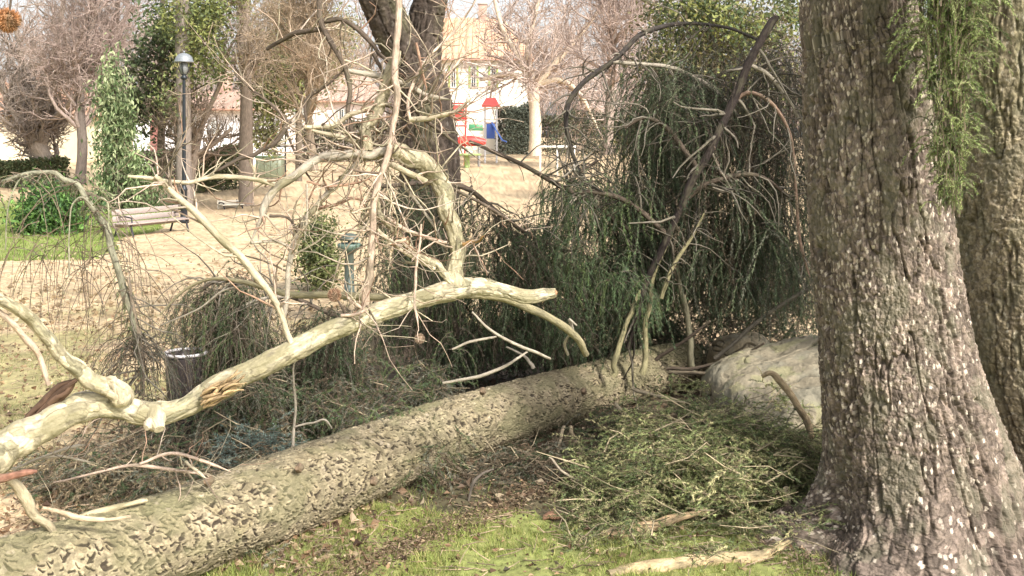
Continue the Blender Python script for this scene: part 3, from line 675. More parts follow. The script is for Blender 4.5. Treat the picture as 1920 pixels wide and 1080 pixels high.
    a(RED, (575, 340, 3.97, 3), (620, 350, 3.97, 3), (672, 342, 3.97, 2.5), (700, 330, 3.97, 2))
    a(GREY, (575, 345, 3.97, 3), (577, 400, 3.97, 2.5), (570, 450, 3.97, 2))
    a(RED, (590, 392, 4.0, 4), (640, 380, 4.0, 4), (662, 372, 4.0, 3), (690, 380, 4.0, 2))
    a(GREY, (470, 455, 3.9, 4), (515, 452, 3.95, 4), (545, 462, 3.97, 3)); a(DARK, (505, 405, 3.92, 4), (540, 410, 3.94, 3), (560, 440, 3.94, 3))
    a(DARK, (530, 235, 4.0, 3), (560, 300, 4.0, 3), (590, 350, 4.0, 2)); a(DARK, (575, 232, 4.05, 3), (575, 190, 4.1, 4), (610, 160, 4.1, 4), (645, 130, 4.1, 4))
    a(PINK, (640, 592, 3.9, 4), (670, 588, 3.88, 4), (690, 580, 3.86, 4)); a(PINK, (685, 585, 3.88, 4), (662, 566, 3.88, 4), (650, 556, 3.88, 3))
    a(GREY, (742, 330, 4.1, 4), (790, 390, 4.12, 3.5), (820, 435, 4.12, 3), (838, 470, 4.12, 2.5))
    a(PINK, (770, 232, 4.0, 4), (765, 190, 4.02, 4), (795, 120, 4.05, 4), (850, 60, 4.1, 3), (900, -10, 4.15, 3))
    a(PINK, (820, 172, 4.02, 3), (850, 130, 4.05, 3), (880, 90, 4.08, 2)); a(RED, (780, 80, 4, 3), (792, 130, 4, 3), (800, 170, 4, 2))
    a(DARK, (700, 100, 4.1, 5), (740, 170, 4.1, 4), (780, 210, 4.12, 4), (830, 250, 4.15, 4), (900, 300, 4.2, 3))
    a(DARK, (760, 235, 4.2, 4), (810, 300, 4.3, 4), (840, 345, 4.4, 4), (910, 385, 4.5, 4), (985, 435, 4.6, 3))
    a(PINK, (100, 905, 3.9, 2.5), (200, 882, 4.0, 3), (252, 872, 4.05, 4), (330, 882, 4.1, 4), (402, 892, 4.15, 3)); 
    a(PINK, (262, 870, 4.05, 3), (320, 850, 4.08, 4), (372, 862, 4.1, 4), (432, 884, 4.15, 3)); a(PALE, (348, 865, 4.05, 3), (386, 897, 4.0, 4))
    a(GREY, (50, 868, 3.7, 2.5), (130, 838, 3.75, 3.5), (160, 835, 3.8, 3)); a(GREY, (20, 880, 3.7, 2.5), (100, 856, 3.8, 3), (190, 870, 3.9, 2.5))
    stems = []
    for rows, col in Q:
        p, r = PL(rows, 5, .5); r = r*(.95 if max(q[3] for q in rows) > 14.5 else .80); b = MB(); n_ = 16 if r.max() > .02 else 9
        if rows[-1][3] < 6: r = r*np.interp(np.linspace(0, 1, len(r)), [0, .85, 1], [1, 1, .3])
        if r.max() > .02 or (col == PALE and r.max() > .0145):
            jb, v, c_, r_ = bark_trunk(p, r, int(60+40*len(p)**.5*1.5), 64, .022, .045, LIMBPAL, 520+len(stems), .0020, sp=.0, ref=(0, 1, 0), fis_shade=.35, mode='jig', lobe=.14, moss=.12)
            k = len(v[-1]); jb.add(np.concatenate([v[-1], c_[-1:]]), None, np.stack([np.arange(k), (np.arange(k)+1) % k, np.full(k, k)], 1), (.42, .33, .2)); jb.build('side_branch', M['plane'], t)
        else:
            b.tubes(p, r, n_, (np.array(col)*rng.uniform(.85, 1.1)*(1+.22*vn(np.arange(len(p))*.9, np.arange(len(p))*0, seed=len(stems)))[:, None])[None], cap=True, lump=.26); b.build('side_branch', M['plane' if col in (PALE, GREY) else 'twig'], t)
        stems.append((p, r, col))
    # finer shoots, one mesh: nobody could count them
    b = MB()
    for p, r, col in stems[2:]:
        L = np.linalg.norm(np.diff(p, axis=0), axis=1).sum(); k = int(6 + L*21)
        if p[:, 2].mean() < 1.0: k //= 2
        c1, r1 = shoots(p, r, k, (.06, .36), 6, .9, (0, 0, .06), .28, .42, rmin=.0014); r1 = np.minimum(r1, np.linspace(.0042, .0016, 6))
        cc = np.array([PINK, RED, (.2, .15, .11), (.52, .42, .33), PALE, PALE, PINK])[rng.integers(0, 7, k)]*rng.uniform(.7, 1.2, (k, 1)); b.tubes(c1, r1, 4, cc)
        c2, r2 = shoots(c1, r1, k*3//4, (.03, .16), 4, .9, (0, 0, .05), .3, .6, rmin=.0011); b.tubes(c2, r2, 3, cc[:k*3//4])
    tag(b.build('twigs', M['twig'], t), kind='stuff')
    # seed balls
    def ball(px, py, D, rad, col, stem=None):
        c = P(px, py, D); b = MB(); n = 900
        d = nrm(rng.normal(size=(n, 3))); b.needles(c+d*rad*.55, nrm(d+rng.normal(0, .2, (n, 3))), rad*.5, rad*.16, np.array(col)*rng.uniform(.6, 1.3, (n, 1)))
        th = np.linspace(0, np.pi, 9); b.lathe(c, np.stack([np.sin(th)*rad*.75+1e-5, -np.cos(th)*rad*.75], 1), 14, np.array(col)*.8)
        o = b.build('seed_ball', M['twig'], t, smooth=False)
        if stem: q, r_ = PL(stem, 4); s = MB(); s.tubes(q, r_, 5, DARK); s.build('stalk', M['twig'], t)
    ball(627, 553, 3.9, .026, (.42, .26, .17), [(627, 553, 3.9, 2), (640, 575, 3.9, 2), (655, 600, 3.9, 2)])
    ball(787, 635, 3.92, .020, (.50, .34, .24))
    ball(15, 38, 2.6, .032, (.45, .22, .10), [(15, 38, 2.6, 2), (20, -10, 2.6, 2.5), (10, -80, 2.6, 3)])
    # strip of loosened dark bark on the left
    b = MB()
    for i in range(9):
        o = rng.uniform(-8, 8); q, r_ = PL([(40+o, 812+o, 3.5, 4), (78+o, 768+o*.5, 3.5, 9), (112+o, 735+o*.5, 3.48, 8), (146, 708, 3.46, 3)], 4, .8); b.tubes(q, r_*rng.uniform(.4, .8), 5, np.array((.10, .06, .04))*rng.uniform(.6, 1.7))
    b.build('loose_bark', M['dark'], t)
pale_limb()
def olive_branch():
    t = thing('broken_branch', tuple(P(700, 556, 4.4)), 'olive grey branch running level behind the pale limb and drooping at its right end', 'branch')
    b = MB(); p, r = PL([(300, 590, 4.6, 2), (345, 545, 4.6, 3), (400, 522, 4.58, 4), (470, 532, 4.55, 6), (545, 552, 4.5, 8), (620, 553, 4.45, 9), (700, 557, 4.4, 9), (780, 556, 4.36, 9), (870, 552, 4.36, 9), (935, 556, 4.38, 10), (990, 577, 4.45, 10), (1040, 602, 4.5, 9), (1078, 630, 4.6, 9), (1100, 665, 4.7, 7)], 6)
    b.tubes(p, r*.8, 12, (.27, .235, .14), cap=True, lump=.15); b.build('stem', M['twig'], t)
    for rows in ([(1078, 630, 4.6, 5), (1068, 600, 4.6, 4), (1082, 610, 4.58, 2)], [(470, 532, 4.55, 3), (420, 545, 4.6, 3), (370, 580, 4.6, 2.5), (300, 610, 4.65, 2)], [(1065, 665, 4.7, 4), (1060, 640, 4.65, 4), (1067, 628, 4.6, 3)],
                 [(885, 585, 4.7, 3), (930, 625, 4.7, 4), (990, 655, 4.75, 5), (1032, 672, 4.8, 4)], [(830, 718, 4.7, 4), (900, 706, 4.7, 5), (958, 680, 4.7, 4), (990, 660, 4.75, 3)], [(848, 655, 4.7, 3), (890, 638, 4.7, 4), (932, 630, 4.7, 3)]):
        b = MB(); p, r = PL(rows, 5, .6); b.tubes(p, r*.65, 8, GREY, cap=True); b.build('shoot', M['twig'], t)
olive_branch()

# sticks and little logs lying on the ground
def stick(name, label, rows, col, cat='stick', n=12, m='twig', group=None):
    t = MB(); p, r = PL(rows, 7, .25); t.tubes(p, r, n, np.array(col)*(1+.3*vn(np.arange(len(p))*.7, np.arange(len(p))*0, seed=len(name)))[None, :, None]*np.ones((1, len(p), 3)), cap=True, lump=.3)
    return tag(t.build(name, M[m], None, loc=tuple(p[len(p)//2])), label, cat, group)
def gd(px, py, up=0): return DG(px, py+up)
stick('small_log', 'short peeled tan log lying in the grass at the foot of the thick spruce', [(1140, 1080, 4.16, 13), (1220, 1064, 4.2, 14), (1330, 1051, 4.28, 15), (1425, 1047, 4.32, 13), (1450, 1032, 4.36, 8), (1480, 1015, 4.4, 4)], (.50, .38, .22), 'log')
stick('broken_stick', 'tan broken stick with a torn end in front of the green brush pile', [(1128, 1006, 4.5, 8), (1150, 1001, 4.52, 11), (1200, 993, 4.55, 10), (1260, 974, 4.6, 8), (1325, 958, 4.65, 5)], (.48, .34, .2))
stick('leaning_stick', 'pale upright stick leaning beside the foot of the thick spruce', [(1474, 915, 4.7, 6), (1478, 950, 4.7, 7), (1480, 985, 4.68, 6), (1474, 1008, 4.66, 3)], (.55, .45, .3))
stick('curved_stick', 'long curved tan stick hanging over the face of the stone block', [(1430, 705, 5.25, 4), (1450, 702, 5.22, 6), (1485, 745, 5.2, 7), (1512, 790, 5.2, 7), (1522, 830, 5.2, 5), (1508, 870, 5.2, 3)], (.40, .30, .18))
stick('peeled_stick', 'pale peeled stick crossing the fallen trunk at the lower left', [(-40, 870, 3.5, 6), (28, 905, 3.55, 9), (58, 955, 3.6, 10), (90, 985, 3.65, 8), (118, 1012, 3.7, 3)], (.44, .37, .25))
stick('reddish_stick', 'short reddish brown stick poking in from the left edge', [(-60, 908, 3.3, 7), (0, 897, 3.3, 8), (40, 888, 3.3, 8), (68, 884, 3.3, 3)], (.25, .125, .085))
stick('forked_stick', 'thin pale forked stick resting along the lower end of the fallen trunk', [(-30, 1045, 3.7, 9), (50, 1018, 3.75, 8), (100, 1000, 3.78, 6), (150, 970, 3.82, 6), (240, 946, 3.9, 5), (275, 938, 3.95, 3)], (.55, .45, .29), m='plane')
stick('bare_stick', 'thin pale stick lying just above the lower end of the fallen trunk', [(80, 952, 3.6, 3), (140, 968, 3.65, 5), (200, 975, 3.68, 4), (245, 968, 3.7, 2)], (.50, .38, .26))
stick('bark_chip', 'small orange brown bark chip in the grass below the brush pile', [(1018, 970, 4.75, 4), (1036, 966, 4.75, 7), (1052, 972, 4.75, 2)], (.34, .19, .12), 'bark chip')
stick('broken_twig', 'curved dark twig on the ground under the middle of the fallen trunk', [(878, 942, 4.98, 2), (886, 908, 4.98, 3), (905, 888, 5.0, 2.5), (925, 880, 5.05, 1.5)], (.12, .10, .08))

# ------------------------------------------------------------------ the stone block and its neighbour
def rock(name, label, c, rx, ry, rz_, zt, seed, col, tilt=(0, 0), e=4, cat='stone'):
    """rounded block: superellipsoid cut by the ground, tilted, pitted and cracked"""
    m = 150; g = np.tan(np.linspace(-1, 1, m)*np.pi/4); A, B = np.meshgrid(g, g, indexing='ij'); one = np.ones_like(A)
    fc = [np.stack(k, -1) for k in ((A, B, one), (B, A, -one), (one, A, B), (-one, B, A), (B, one, A), (A, -one, B))]
    p = np.concatenate([k.reshape(-1, 3) for k in fc]); d = p/((np.abs(p)**e).sum(1)**(1/e))[:, None]
    idx = np.arange(6*m*m).reshape(6, m, m); quads = np.stack([idx[:, :-1, :-1], idx[:, 1:, :-1], idx[:, 1:, 1:], idx[:, :-1, 1:]], -1).reshape(-1, 4)
    _, first, inv = np.unique(np.round(d*1e5).astype(np.int64), axis=0, return_index=True, return_inverse=True)
    d = d[first]; quads = inv.reshape(-1)[quads]; v = d*np.array([rx, ry, zt/2])
    q = v*4+seed
    big = fbm(q[..., 0], q[..., 1], q[..., 2], seed=seed); mid = fbm(v[..., 0]*14, v[..., 1]*14, v[..., 2]*14, seed=seed+1); fine = fbm(v[..., 0]*60, v[..., 1]*60, v[..., 2]*60, seed=seed+2)
    crk = ss(.035, 0, np.abs(fbm(v[..., 0]*2.6+4, v[..., 1]*2.6, v[..., 2]*5, seed=seed+3)))
    pit = ss(.45, .7, vn(v[..., 0]*32, v[..., 1]*32, v[..., 2]*32, seed=seed+4))
    nn = nrm(np.sign(d)*np.abs(d)**(e-1)*np.array([1/rx, 1/ry, 2/zt])); v = v + nn*(.055*big + .007*mid + .0035*fine - .016*crk - .006*pit)[..., None]
    cs, sn = math.cos(rz_), math.sin(rz_); v = np.stack([v[..., 0]*cs-v[..., 1]*sn, v[..., 0]*sn+v[..., 1]*cs, v[..., 2]], -1)
    v[..., 2] += v[..., 0]*tilt[0] + v[..., 1]*tilt[1]; v = v + np.array([c[0], c[1], zt/2-.05])
    cc = np.array(col)*(1+.22*big+.22*mid+.18*fine)[..., None]
    st = ss(.05, .35, fbm(v[..., 0]*3.1, v[..., 1]*3.1, v[..., 2]*6, seed=seed+6))[..., None]; cc = cc*(1-.55*st) + np.array((.20, .18, .12))*.55*st
    li = ss(.25, .4, fbm(v[..., 0]*9, v[..., 1]*9, v[..., 2]*9, seed=seed+7))[..., None]; cc = cc*(1-.5*li)+np.array((.27, .26, .13))*.5*li
    cc = cc*(1-.6*np.maximum(crk, pit*.6)[..., None])
    b = MB(); b.add(v, quads, None, cc)
    return tag(b.build(name, M['stone'], None, loc=(c[0], c[1], 0)), label, cat)
rock('stone_block', 'pale weathered stone block with rounded edges between the fallen trunk and the thick spruce', (1.60, 5.90), .45, .56, .22, .52, 301, (.25, .215, .15), (.20, .13), 4.2)
rock('small_stone', 'smaller tan stone lying behind the broken end of the fallen trunk', (1.50, 7.0), .20, .16, .2, .46, 311, (.28, .23, .15), (0, 0), 3)

# ------------------------------------------------------------------ spruce wreckage
# curtain of boughs behind the broken end
GN = (np.array((.05, .08, .04)), np.array((.075, .11, .05)), np.array((.14, .18, .09)), np.array((.20, .24, .14)), SG1*.6, SG1*.45)
def veil(st_px, n, L, cols, seed, dj=.25, xj=.0, **k):
    """clumps of drooping sprigs scattered through a volume: st_px = (x0, x1, y0, y1, D)"""
    x0, x1, y0, y1, D = st_px; nb = max(6, n//14)
    cx = rng.uniform(x0, x1, nb); cy = rng.uniform(y0, y1, nb); cd = rng.normal(D, dj, nb); i = rng.integers(0, nb, n)
    px = cx[i]+rng.normal(0, 16, n); py = cy[i]+rng.normal(0, 14, n); Dn = cd[i]+rng.normal(0, .05, n)
    return dict(pts=np.stack([(px-960)/F*Dn, Dn, np.maximum(H-(py-HOR)/F*Dn, .05)], 1), L=L, cols=cols, **k)
def bough2(name, label, stems, veils, group='drooping boughs of the fallen spruce'):
    t = thing(name, tuple(P(*stems[0][0][-1][:3])), label, 'spruce bough', group)
    for rows, col, n in stems:
        p, r = PL(rows, 5, .5); b = MB(); b.tubes(p, r, n, col, cap=True, lump=.15); br = b.build('branch', M['twig'], t)
        b = MB(); c1, r1 = shoots(p, r, 26, (.1, .5), 6, .9, (0, 0, -.12), .22, .45, rmin=.0016); b.tubes(c1, r1, 4, np.array(GREY)*rng.uniform(.15, .7, (26, 1)))
        b.build('shoots', M['twig'], br)['kind'] = 'stuff'
    for v in veils:
        v = dict(v); pts = v.pop('pts'); b = MB(); kw = dict(twc=(.10, .078, .058), out=.6, per_m=300, nw=.0034, needle=.019, rad=.0012, wander=.19, bare=.15); kw.update(v); L = kw.pop('L')
        strands(b, pts, L, **kw); b.build('foliage', M['needle'], t, smooth=False)
bough2('drooping_bough', 'tall dark spruce bough with long drooping curtains of twigs behind the broken trunk end', [
  ([(1455, 30, 6.3, 6), (1440, 55, 6.3, 8), (1395, 140, 6.3, 8), (1350, 240, 6.3, 8), (1305, 330, 6.3, 8), (1255, 430, 6.35, 7), (1205, 550, 6.4, 6), (1180, 650, 6.5, 6)], (.045, .034, .03), 10),
  ([(1345, 250, 6.3, 5), (1390, 180, 6.3, 4), (1440, 190, 6.2, 4), (1480, 250, 6.2, 3), (1492, 340, 6.2, 3), (1500, 450, 6.2, 3), (1518, 520, 6.2, 2)], (.27, .18, .13), 6),
  ([(1400, 120, 6.3, 4), (1440, 140, 6.3, 4), (1480, 190, 6.3, 3), (1500, 230, 6.3, 3)], GREY, 6),
  ([(1310, 320, 6.3, 5), (1260, 250, 6.4, 5), (1210, 220, 6.4, 4), (1170, 240, 6.4, 3)], DARK, 6),
  ([(1250, 440, 6.35, 5), (1180, 380, 6.4, 5), (1110, 360, 6.4, 4), (1060, 370, 6.4, 3)], DARK, 6),
  ([(1280, 380, 6.35, 5), (1340, 340, 6.3, 5), (1420, 330, 6.3, 4), (1480, 370, 6.3, 3)], DARK, 6),
  ([(1240, 560, 6.3, 4), (1260, 500, 6.3, 4), (1300, 440, 6.3, 3), (1320, 400, 6.3, 2)], OLIVE, 6),
 ], [
  veil((1340, 1500, 80, 260, 6.95), 650, (.25, .7), BROWN + (SGY,), 1, bare=.35, per_m=230),
  veil((1190, 1300, 130, 300, 6.95), 500, (.3, .7), GN, 2), veil((1180, 1240, 330, 520, 7.0), 420, (.2, .5), (SG1*.5, SG1*.4), 22),
  veil((1240, 1510, 250, 460, 6.9), 1100, (.3, .8), GN + (SBR, SGY), 3, bare=.2),
  veil((1200, 1510, 420, 530, 6.9), 800, (.2, .4), GN + (SG1,), 4),
  veil((1300, 1500, 90, 300, 6.7), 200, (.3, .7), (np.array((.30, .22, .17)), SGY), 5, bare=.75, per_m=120),
 ])
bough2('arched_bough', 'thin dark arched bough with hanging twigs left of the tall drooping one', [
  ([(1420, 75, 6.9, 3), (1360, 50, 6.9, 3), (1270, 44, 6.9, 4), (1200, 68, 6.85, 5), (1150, 112, 6.8, 5), (1092, 155, 6.8, 5), (1064, 205, 6.8, 5), (1066, 265, 6.8, 4), (1090, 335, 6.8, 4)], (.06, .05, .045), 8),
  ([(1148, 116, 6.8, 4), (1200, 120, 6.8, 4), (1270, 130, 6.8, 4), (1340, 170, 6.8, 4), (1400, 240, 6.8, 3)], GREY, 8),
 ], [
  dict(pts=along(np.array([P(*q) for q in [(1360, 50, 6.9), (1270, 45, 6.9), (1200, 70, 6.9), (1150, 115, 6.9)]]), 60, (.04, .1, .04)), L=(.15, .5), cols=BROWN, bare=.6),
  veil((1175, 1350, 125, 250, 6.9), 330, (.3, .7), GN, 6), veil((1085, 1190, 140, 330, 6.9), 90, (.3, .8), GN, 7, bare=.3, per_m=200)])
bough2('green_bough', 'fresh green drooping spruce bough right of the middle above the fallen trunk', [
  ([(880, 265, 6.20, 3), (960, 300, 6.30, 4), (1040, 345, 6.40, 5), (1100, 375, 6.50, 5), (1180, 430, 6.60, 4), (1250, 480, 6.70, 3)], DARK, 8),
  ([(1060, 360, 6.60, 4), (1080, 330, 6.60, 3), (1120, 300, 6.65, 3)], DARK, 6)],
 [veil((1040, 1200, 330, 520, 6.75), 720, (.2, .5), (SG2, np.array((.08, .13, .06)), np.array((.15, .21, .10)), SG1*.7), 8, per_m=340),
  veil((900, 1180, 460, 600, 6.7), 800, (.2, .4), GN, 9), veil((1040, 1230, 480, 590, 6.8), 500, (.15, .35), (SG2, np.array((.13, .2, .09))), 10, per_m=340)])
bough2('dark_bough', 'heap of very dark drooping spruce twigs right of the forked pale branch', [
  ([(700, 350, 6.3, 4), (850, 345, 6.3, 5), (910, 380, 6.4, 5), (985, 436, 6.5, 4), (1060, 470, 6.6, 4)], DARK, 8)],
 [veil((880, 1040, 390, 520, 6.6), 560, (.15, .4), (SG1*.7, SG1, SBR*.6, SG1*1.2), 11),
  veil((705, 870, 330, 640, 6.6), 950, (.2, .45), (SG1*.6, SG1*.8, SBR*.5, SG2*.7), 12),
  veil((830, 1100, 540, 650, 6.6), 800, (.10, .25), (SG1*.8, SG1*1.1, SBR*.7), 13)])
bough2('hanging_bough', 'grey green drooping spruce bough behind the limb left of the middle', [
  ([(640, 600, 5.9, 4), (560, 560, 5.9, 4), (480, 535, 5.9, 5), (410, 525, 5.9, 4), (375, 545, 5.9, 3)], DARK, 8),
  ([(545, 555, 5.8, 4), (490, 560, 5.8, 3), (430, 590, 5.8, 3), (370, 640, 5.8, 2)], GREY, 6)],
 [veil((378, 480, 515, 630, 5.9), 620, (.2, .5), (SG1*.7, SG1*.9, SG2*.7, SBR*.7), 14, dj=.12, bare=.3, twc=(.14, .11, .08)),
  veil((390, 500, 620, 740, 5.9), 520, (.15, .35), (SG1*.7, SG1*.5, SBR*.6, SG2*.8), 15, dj=.12, bare=.3, twc=(.14, .11, .08)),
  veil((565, 650, 575, 690, 6.1), 380, (.15, .35), (SG1*.6, SG1*.8, SBR*.6), 16)])
bough2('withered_bough', 'narrow brown withered spruce tuft hanging below the thin arched branch at the left', [
  ([(240, 520, 5.2, 3), (255, 600, 5.2, 4), (262, 660, 5.2, 5), (268, 740, 5.2, 4)], (.22, .17, .12), 8)],
 [dict(pts=along(np.array([P(*q) for q in [(252, 660, 5.2), (262, 650, 5.2), (275, 690, 5.2)]]), 110, (.02, .04, .04)), L=(.25, .5), cols=BROWN, out=.1, per_m=200, nw=.0028, needle=.016, bare=.2, wander=.06)])
def mound(name, label, cat, x0, x1, y0, y1, D, n, L, cols, out=.9, hang=.45, per_m=320, needle=.018, dz=.25, nw=.0036, prof=(.6, .1, .25), wood=1.0):
    """loose heap of boughs in real depth; prof = how far the outline drops at the left, middle, right"""
    nb = max(8, n//12); i = rng.integers(0, nb, n)
    cx = rng.uniform(x0, x1, nb); Dn = rng.normal(D, dz, nb); yt = np.interp(cx, [x0, x0+(x1-x0)*.3, x0+(x1-x0)*.7, x1], [y0+(y1-y0)*prof[0], y0+(y1-y0)*prof[1], y0, y0+(y1-y0)*prof[2]])
    yt += 10*rng.normal(size=nb)
    cy = yt + (y1-yt)*rng.random(nb)**1.2; az = rng.uniform(0, 6.28, nb)
    px = cx[i] + rng.normal(0, 14, n); py = cy[i]+rng.normal(0, 10, n); d = Dn[i]-D; Dq = Dn[i]
    st = np.stack([(px-960)/F*Dq, Dq, np.maximum(H-(py-HOR)/F*D + d*.1, .02)], 1)
    c = P((x0+x1)/2, y1, D); c[2] = 0
    t = thing(name, tuple(c), label, cat, 'heaps of spruce brush around the fallen trunk'); b = MB()
    strands(b, st, L, cols=cols, out=out, hang=hang, per_m=per_m, needle=needle, nw=nw, wander=.18, k=6, rad=.0011)
    b.build('foliage', M['needle'], t, smooth=False)
    b = MB(); m = int(max(16, n//40)*wood)+2; i = rng.choice(n, m); a = rng.uniform(0, 6.28, m); ll = rng.uniform(.08, .28, m)
    p0 = st[i]; dd = np.stack([np.cos(a), np.sin(a)*.5, rng.uniform(-.3, .6, m)], 1)*ll[:, None]; pm = p0+dd*.5+rng.normal(0, .014, (m, 3))
    b.tubes(np.stack([p0, pm, p0+dd], 1), np.tile([.0038, .003, .0015], (m, 1))*rng.uniform(.5, 1.2, (m, 1)), 5, np.array((.42, .34, .22))*rng.uniform(.4, 1.2, (m, 1)))
    tag(b.build('branches', M['twig'], t), kind='stuff')
    return t
PILE = (np.array((.20, .24, .09)), np.array((.29, .32, .13)), np.array((.11, .15, .06)), np.array((.40, .37, .19)))
mound('brush_pile', 'green pile of cut spruce boughs on the ground in front of the stone block', 'brush pile', 1080, 1555, 788, 976, 4.95, 7500, (.05, .16), PILE, out=1.0, hang=.12, needle=.015, nw=.0034, per_m=360, prof=(.7, .1, .45), wood=2.4)
mound('brush_heap', 'low dark heap of spruce twigs under the right part of the fallen trunk', 'brush pile', 880, 1330, 800, 930, 5.9, 1500, (.08, .22), (SG1, SG1*.8, SBR, SGY*.7), out=1.0, hang=.3)
mound('dark_debris', 'dark brown twig debris under the raised middle of the fallen trunk', 'brush pile', 850, 1190, 850, 940, 5.42, 1800, (.05, .15), (SBR*.7, SBR*1.1, SG1*.8, SGY*.7), out=1.0, hang=.2, dz=.10, prof=(.7, .2, .5))
mound('brush_mound', 'brown green mound of matted spruce twigs behind the middle of the fallen trunk', 'brush pile', 480, 850, 700, 830, 5.7, 2400, (.08, .22), (SG1*1.2, SGY, SBR, SG2*.8, SGY*.7), out=.8, hang=.6)
mound('twig_pile', 'dark pile of spruce twigs behind the pale limb at the right of the middle', 'brush pile', 800, 1290, 590, 700, 7.4, 2400, (.08, .2), (SG1*.6, SG1*.8, SG1*1.2, SBR*.6), out=.8, hang=.5, dz=.12)
mound('debris_pile', 'low brown heap of twigs and dead leaves behind the lower end of the fallen trunk', 'brush pile', 40, 560, 850, 960, 4.95, 2000, (.06, .2), (SBR*1.5, SGY*1.2, np.array((.30, .24, .14)), SG1), out=.9, hang=.35)
mound('bluish_tuft', 'blue green conifer tuft just behind the middle left of the fallen trunk', 'conifer tuft', 400, 540, 822, 880, 5.1, 420, (.05, .12), (np.array((.12, .17, .14)), np.array((.2, .26, .22))), out=1.0, hang=.1, dz=.08)
mound('dark_thicket', 'dense dark thicket of spruce twigs below the tall drooping bough', 'brush pile', 1180, 1545, 470, 680, 7.9, 2200, (.15, .4), (SG1*.8, SG1*1.1, SBR*.8, SGY*.8), out=.8, hang=.6, dz=.3, prof=(.1, 0, 0))
mound('left_tuft', 'dark drooping twigs behind the pale limb right of the litter bin', 'brush pile', 390, 500, 700, 860, 5.6, 700, (.12, .28), (SG1, SG1*.8, SBR, SGY*.8), out=.6, hang=.8, prof=(.0, 0, 0))
mound('trailing_tuft', 'brown trailing twigs under the pale limb at the left', 'brush pile', 230, 400, 800, 890, 5.3, 600, (.08, .22), (SG1, SBR, SGY*.8), out=.6, hang=.8)

# thin arched branch with hanging stems at the far left
t, st = bough_thing('arching_branch', 'thin grey green arching branch with long hanging stems at the left', 'branch', [
  ([(-60, 370, 5.3, 3), (0, 342, 5.3, 4), (50, 326, 5.3, 5), (100, 327, 5.3, 6), (140, 345, 5.3, 6), (175, 385, 5.3, 7), (200, 440, 5.3, 8), (225, 510, 5.25, 8), (245, 580, 5.2, 8), (258, 660, 5.2, 7)], (.24, .23, .16), 10),
  ([(170, 385, 5.25, 2), (150, 370, 5.2, 2), (134, 395, 5.2, 1.8), (130, 450, 5.2, 1.5), (130, 520, 5.2, 2)], (.30, .28, .2), 6),
  ([(175, 385, 5.25, 2), (190, 372, 5.2, 2), (203, 385, 5.2, 2), (205, 430, 5.2, 1.5)], (.32, .31, .2), 6),
  ([(60, 327, 5.3, 2), (30, 345, 5.25, 2), (15, 400, 5.2, 1.5), (10, 470, 5.2, 1.5)], (.22, .21, .14), 6)],
 [dict(stem=[(0, 342, 5.3), (60, 326, 5.3), (110, 330, 5.3), (150, 355, 5.3), (185, 410, 5.3), (215, 480, 5.3), (240, 560, 5.2), (255, 640, 5.2)], n=260, L=(.03, .09), cols=(SG2, np.array((.2, .22, .11)), SGY), jit=(.008, .012, .008), out=.9, hang=.4, per_m=420, needle=.012, nw=.0026),
  dict(stem=0, n=60, L=(.3, .95), cols=(SG2, np.array((.16, .18, .08)), SGY), jit=(.03, .06, .02), out=.5, per_m=80, nw=.0026, bare=.25),
  dict(stem=[(80, 480, 5.4), (150, 440, 5.4), (230, 520, 5.4)], n=46, L=(.3, .7), cols=(SG2, SGY), jit=(.12, .08, .06), out=.3, per_m=60, nw=.0026, bare=.5)])

# ------------------------------------------------------------------ litter bin
def bin_():
    D = 5.75; c = P(348, 0, D); x = c[0]; ztop = H-(663-HOR)/F*D
    t = thing('litter_bin', (x, D, 0), 'dark open topped metal litter bin half hidden by drooping twigs', 'litter bin')
    b = MB(); R = .105; b.lathe((x, D, 0), [(R*.8, .0), (R*.82, .02), (R, ztop-.02), (R, ztop), (R-.008, ztop), (R-.01, ztop-.05), (R*.78, .05), (.001, .05)], 36, (.06, .05, .05)); b.build('bucket', M['metal'], t)
    b = MB(); th = np.linspace(0, 2*np.pi, 49); b.tubes(np.stack([x+(R+.004)*np.cos(th), D+(R+.004)*np.sin(th), th*0+ztop+.004], 1), np.full(49, .009), 8, (.55, .52, .52)); b.build('rim', M['paint'], t)
    b = MB(); b.tubes(np.array([[x, D+.16, 0], [x, D+.16, ztop-.05]]), np.array([.02, .02]), 10, (.06, .06, .06), cap=True); b.box((x, D+.14, ztop-.12), (.05, .06, .03), col=(.06, .06, .06)); b.build('post', M['metal'], t)
bin_()

